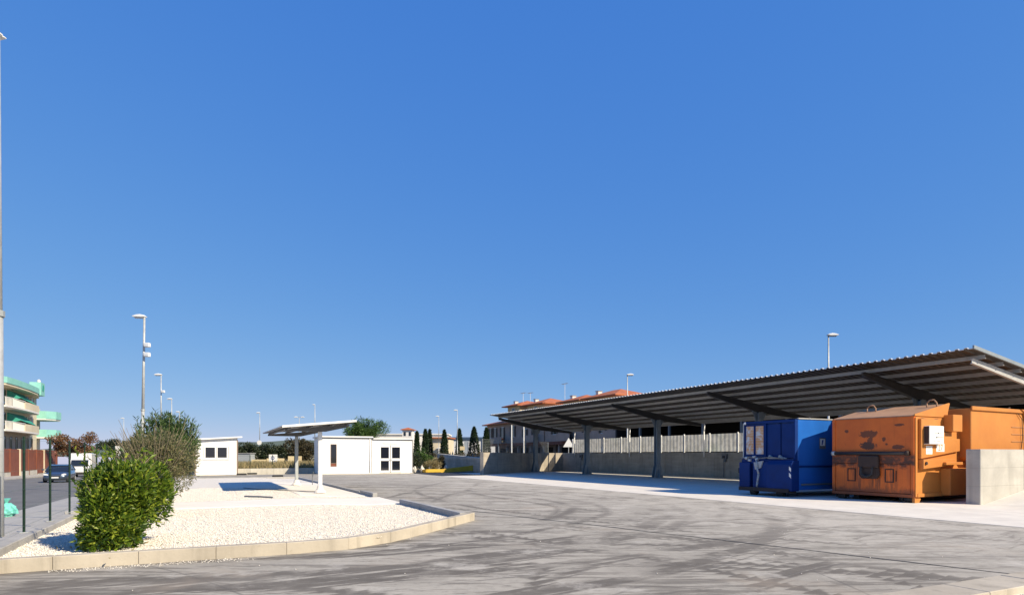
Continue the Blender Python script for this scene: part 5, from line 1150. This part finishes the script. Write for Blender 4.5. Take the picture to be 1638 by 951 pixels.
for i, a in enumerate((70.5, 74.0)):
    q = AB(36.5, a); p_ = tag(MB().tube((0, 0, 0), (0, 0, 5.2), .09, .07, 10).build('white_pole', 'label_white'), ['left of two white poles behind the mesh fence', 'right of two white poles behind the mesh fence'][1 - i], 'pole', 'white poles behind the mesh fence'); p_.location = (q.x, q.y, .25)
sh = thing('open_shed', 'dark open-fronted shed behind the panel fence, in deep shade', 'shed', AB(42, -30, .25), TH)
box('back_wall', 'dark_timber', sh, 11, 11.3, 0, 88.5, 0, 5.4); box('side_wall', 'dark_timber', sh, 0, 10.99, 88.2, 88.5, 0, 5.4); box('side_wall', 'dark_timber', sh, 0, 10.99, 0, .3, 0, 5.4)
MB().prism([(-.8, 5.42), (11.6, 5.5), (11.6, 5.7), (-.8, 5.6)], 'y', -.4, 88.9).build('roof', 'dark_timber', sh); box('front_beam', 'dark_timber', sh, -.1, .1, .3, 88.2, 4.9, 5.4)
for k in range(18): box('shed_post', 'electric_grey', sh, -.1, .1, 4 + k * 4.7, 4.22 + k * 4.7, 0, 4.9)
# far buildings between office and canopy
fb_ = thing('warehouse', 'long pale warehouse on the skyline behind the pine', 'building', (-33, 150, 0), R(2))
box('wall', 'plaster_white', fb_, 0, 17.5, 0, 12, 0, 6.3); box('roof', 'plaster_white', fb_, -.3, 17.8, -.3, 12.3, 6.302, 6.6)
for k in range(5): box('window', 'glass_dark', fb_, 1.5 + 3.3 * k, 3.2 + 3.3 * k, -.05, -.002, 3.4, 4.6)
tw = thing('tower_house', 'small pale house top with reddish roof above the office', 'building', (-25.4, 145, 0), 0)
box('wall', 'plaster_white', tw, 0, 2.3, 0, 3, 0, 7.3); hip(MB(), 0, 2.3, 0, 3, 7.4, .5, .4).build('roof', 'terracotta', tw)
for x in (.3, 1.5): box('window', 'glass_dark', tw, x, x + .5, -.05, -.002, 5.9, 6.8)
bh = thing('beige_house', 'beige house with balconies beside the cypress trees', 'building', (-14.3, 110, 0), R(-3))
box('wall', 'plaster_cream', bh, 0, 3.2, 0, 6, 0, 4.4); box('roof', 'terracotta', bh, -.3, 3.5, -.6, 6.3, 4.402, 4.6)
for z in (1.0, 3.0):
    box('balcony', 'plaster_white', bh, 1.2, 3.2, -1.0, -.002, z - .4, z - .25); box('window', 'glass_dark', bh, 1.9, 2.5, -.04, -.002, z, z + 1.0)
gwb = thing('warehouse', 'grey metal warehouse with blue frame left of the tiled houses', 'building', (-14.2, 138, 0), R(-2))
box('wall', 'warehouse_grey', gwb, 0, 12, 0, 14, 0, 5.2); box('eaves_beam', 'steel_blue', gwb, -.2, 12.2, -.25, -.002, 4.9, 5.4)
for k in range(3): box('door_panel', 'plaster_white', gwb, .9 + 3.7 * k, 3.6 + 3.7 * k, -.1, -.002, 0, 4.4)
for x in (0, 7.7, 11.8): box('frame_post', 'steel_blue', gwb, x, x + .25, -.25, -.003, 0, 4.9)
dy = thing('yellow_board', 'small yellow board before the grey warehouse', 'sign', (-7.3, 92, 0), 0); box('board', 'plaster_yellow', dy, -.35, .35, -.02, .02, 2.2, 2.75); box('post', 'label_white', dy, .18, .26, .021, .06, 0, 2.4)
struct(MB().box(-16, 6, 84, 84.4, 0, 1.15).build('field_hedge_bank', 'dry_ground'))
hg = thing('hedge', 'dark low hedge before the grey warehouse', 'hedge', (-9.5, 88, 0)); p, d = cloud([((x, 0, .95), (1.1, .7, .8)) for x in range(-6, 14, 1)], 9000, .5, 3, -.2, .1, 1.0); leaves('foliage', p, .22, .1, 'leaf_brown', hg, d, .2)
# hills on the horizon
hx = np.linspace(-2600, 600, 90); hv = []
for x in hx:
    z = 34 * math.exp(-((x + 620) / 420) ** 2) + 16 * math.exp(-((x + 1700) / 600) ** 2) + 5 + 3 * math.sin(x * .011) + 2 * math.sin(x * .031)
    hv += [(x, 1560, -3), (x, 1600 + z, z), (x, 1900, z * .8 + 2)]
struct(MB().add(hv, [(3 * i + k, 3 * i + 3 + k, 3 * i + 4 + k, 3 * i + 1 + k) for i in range(89) for k in range(2)]).build('hills', 'hill_haze_green', smooth=True))
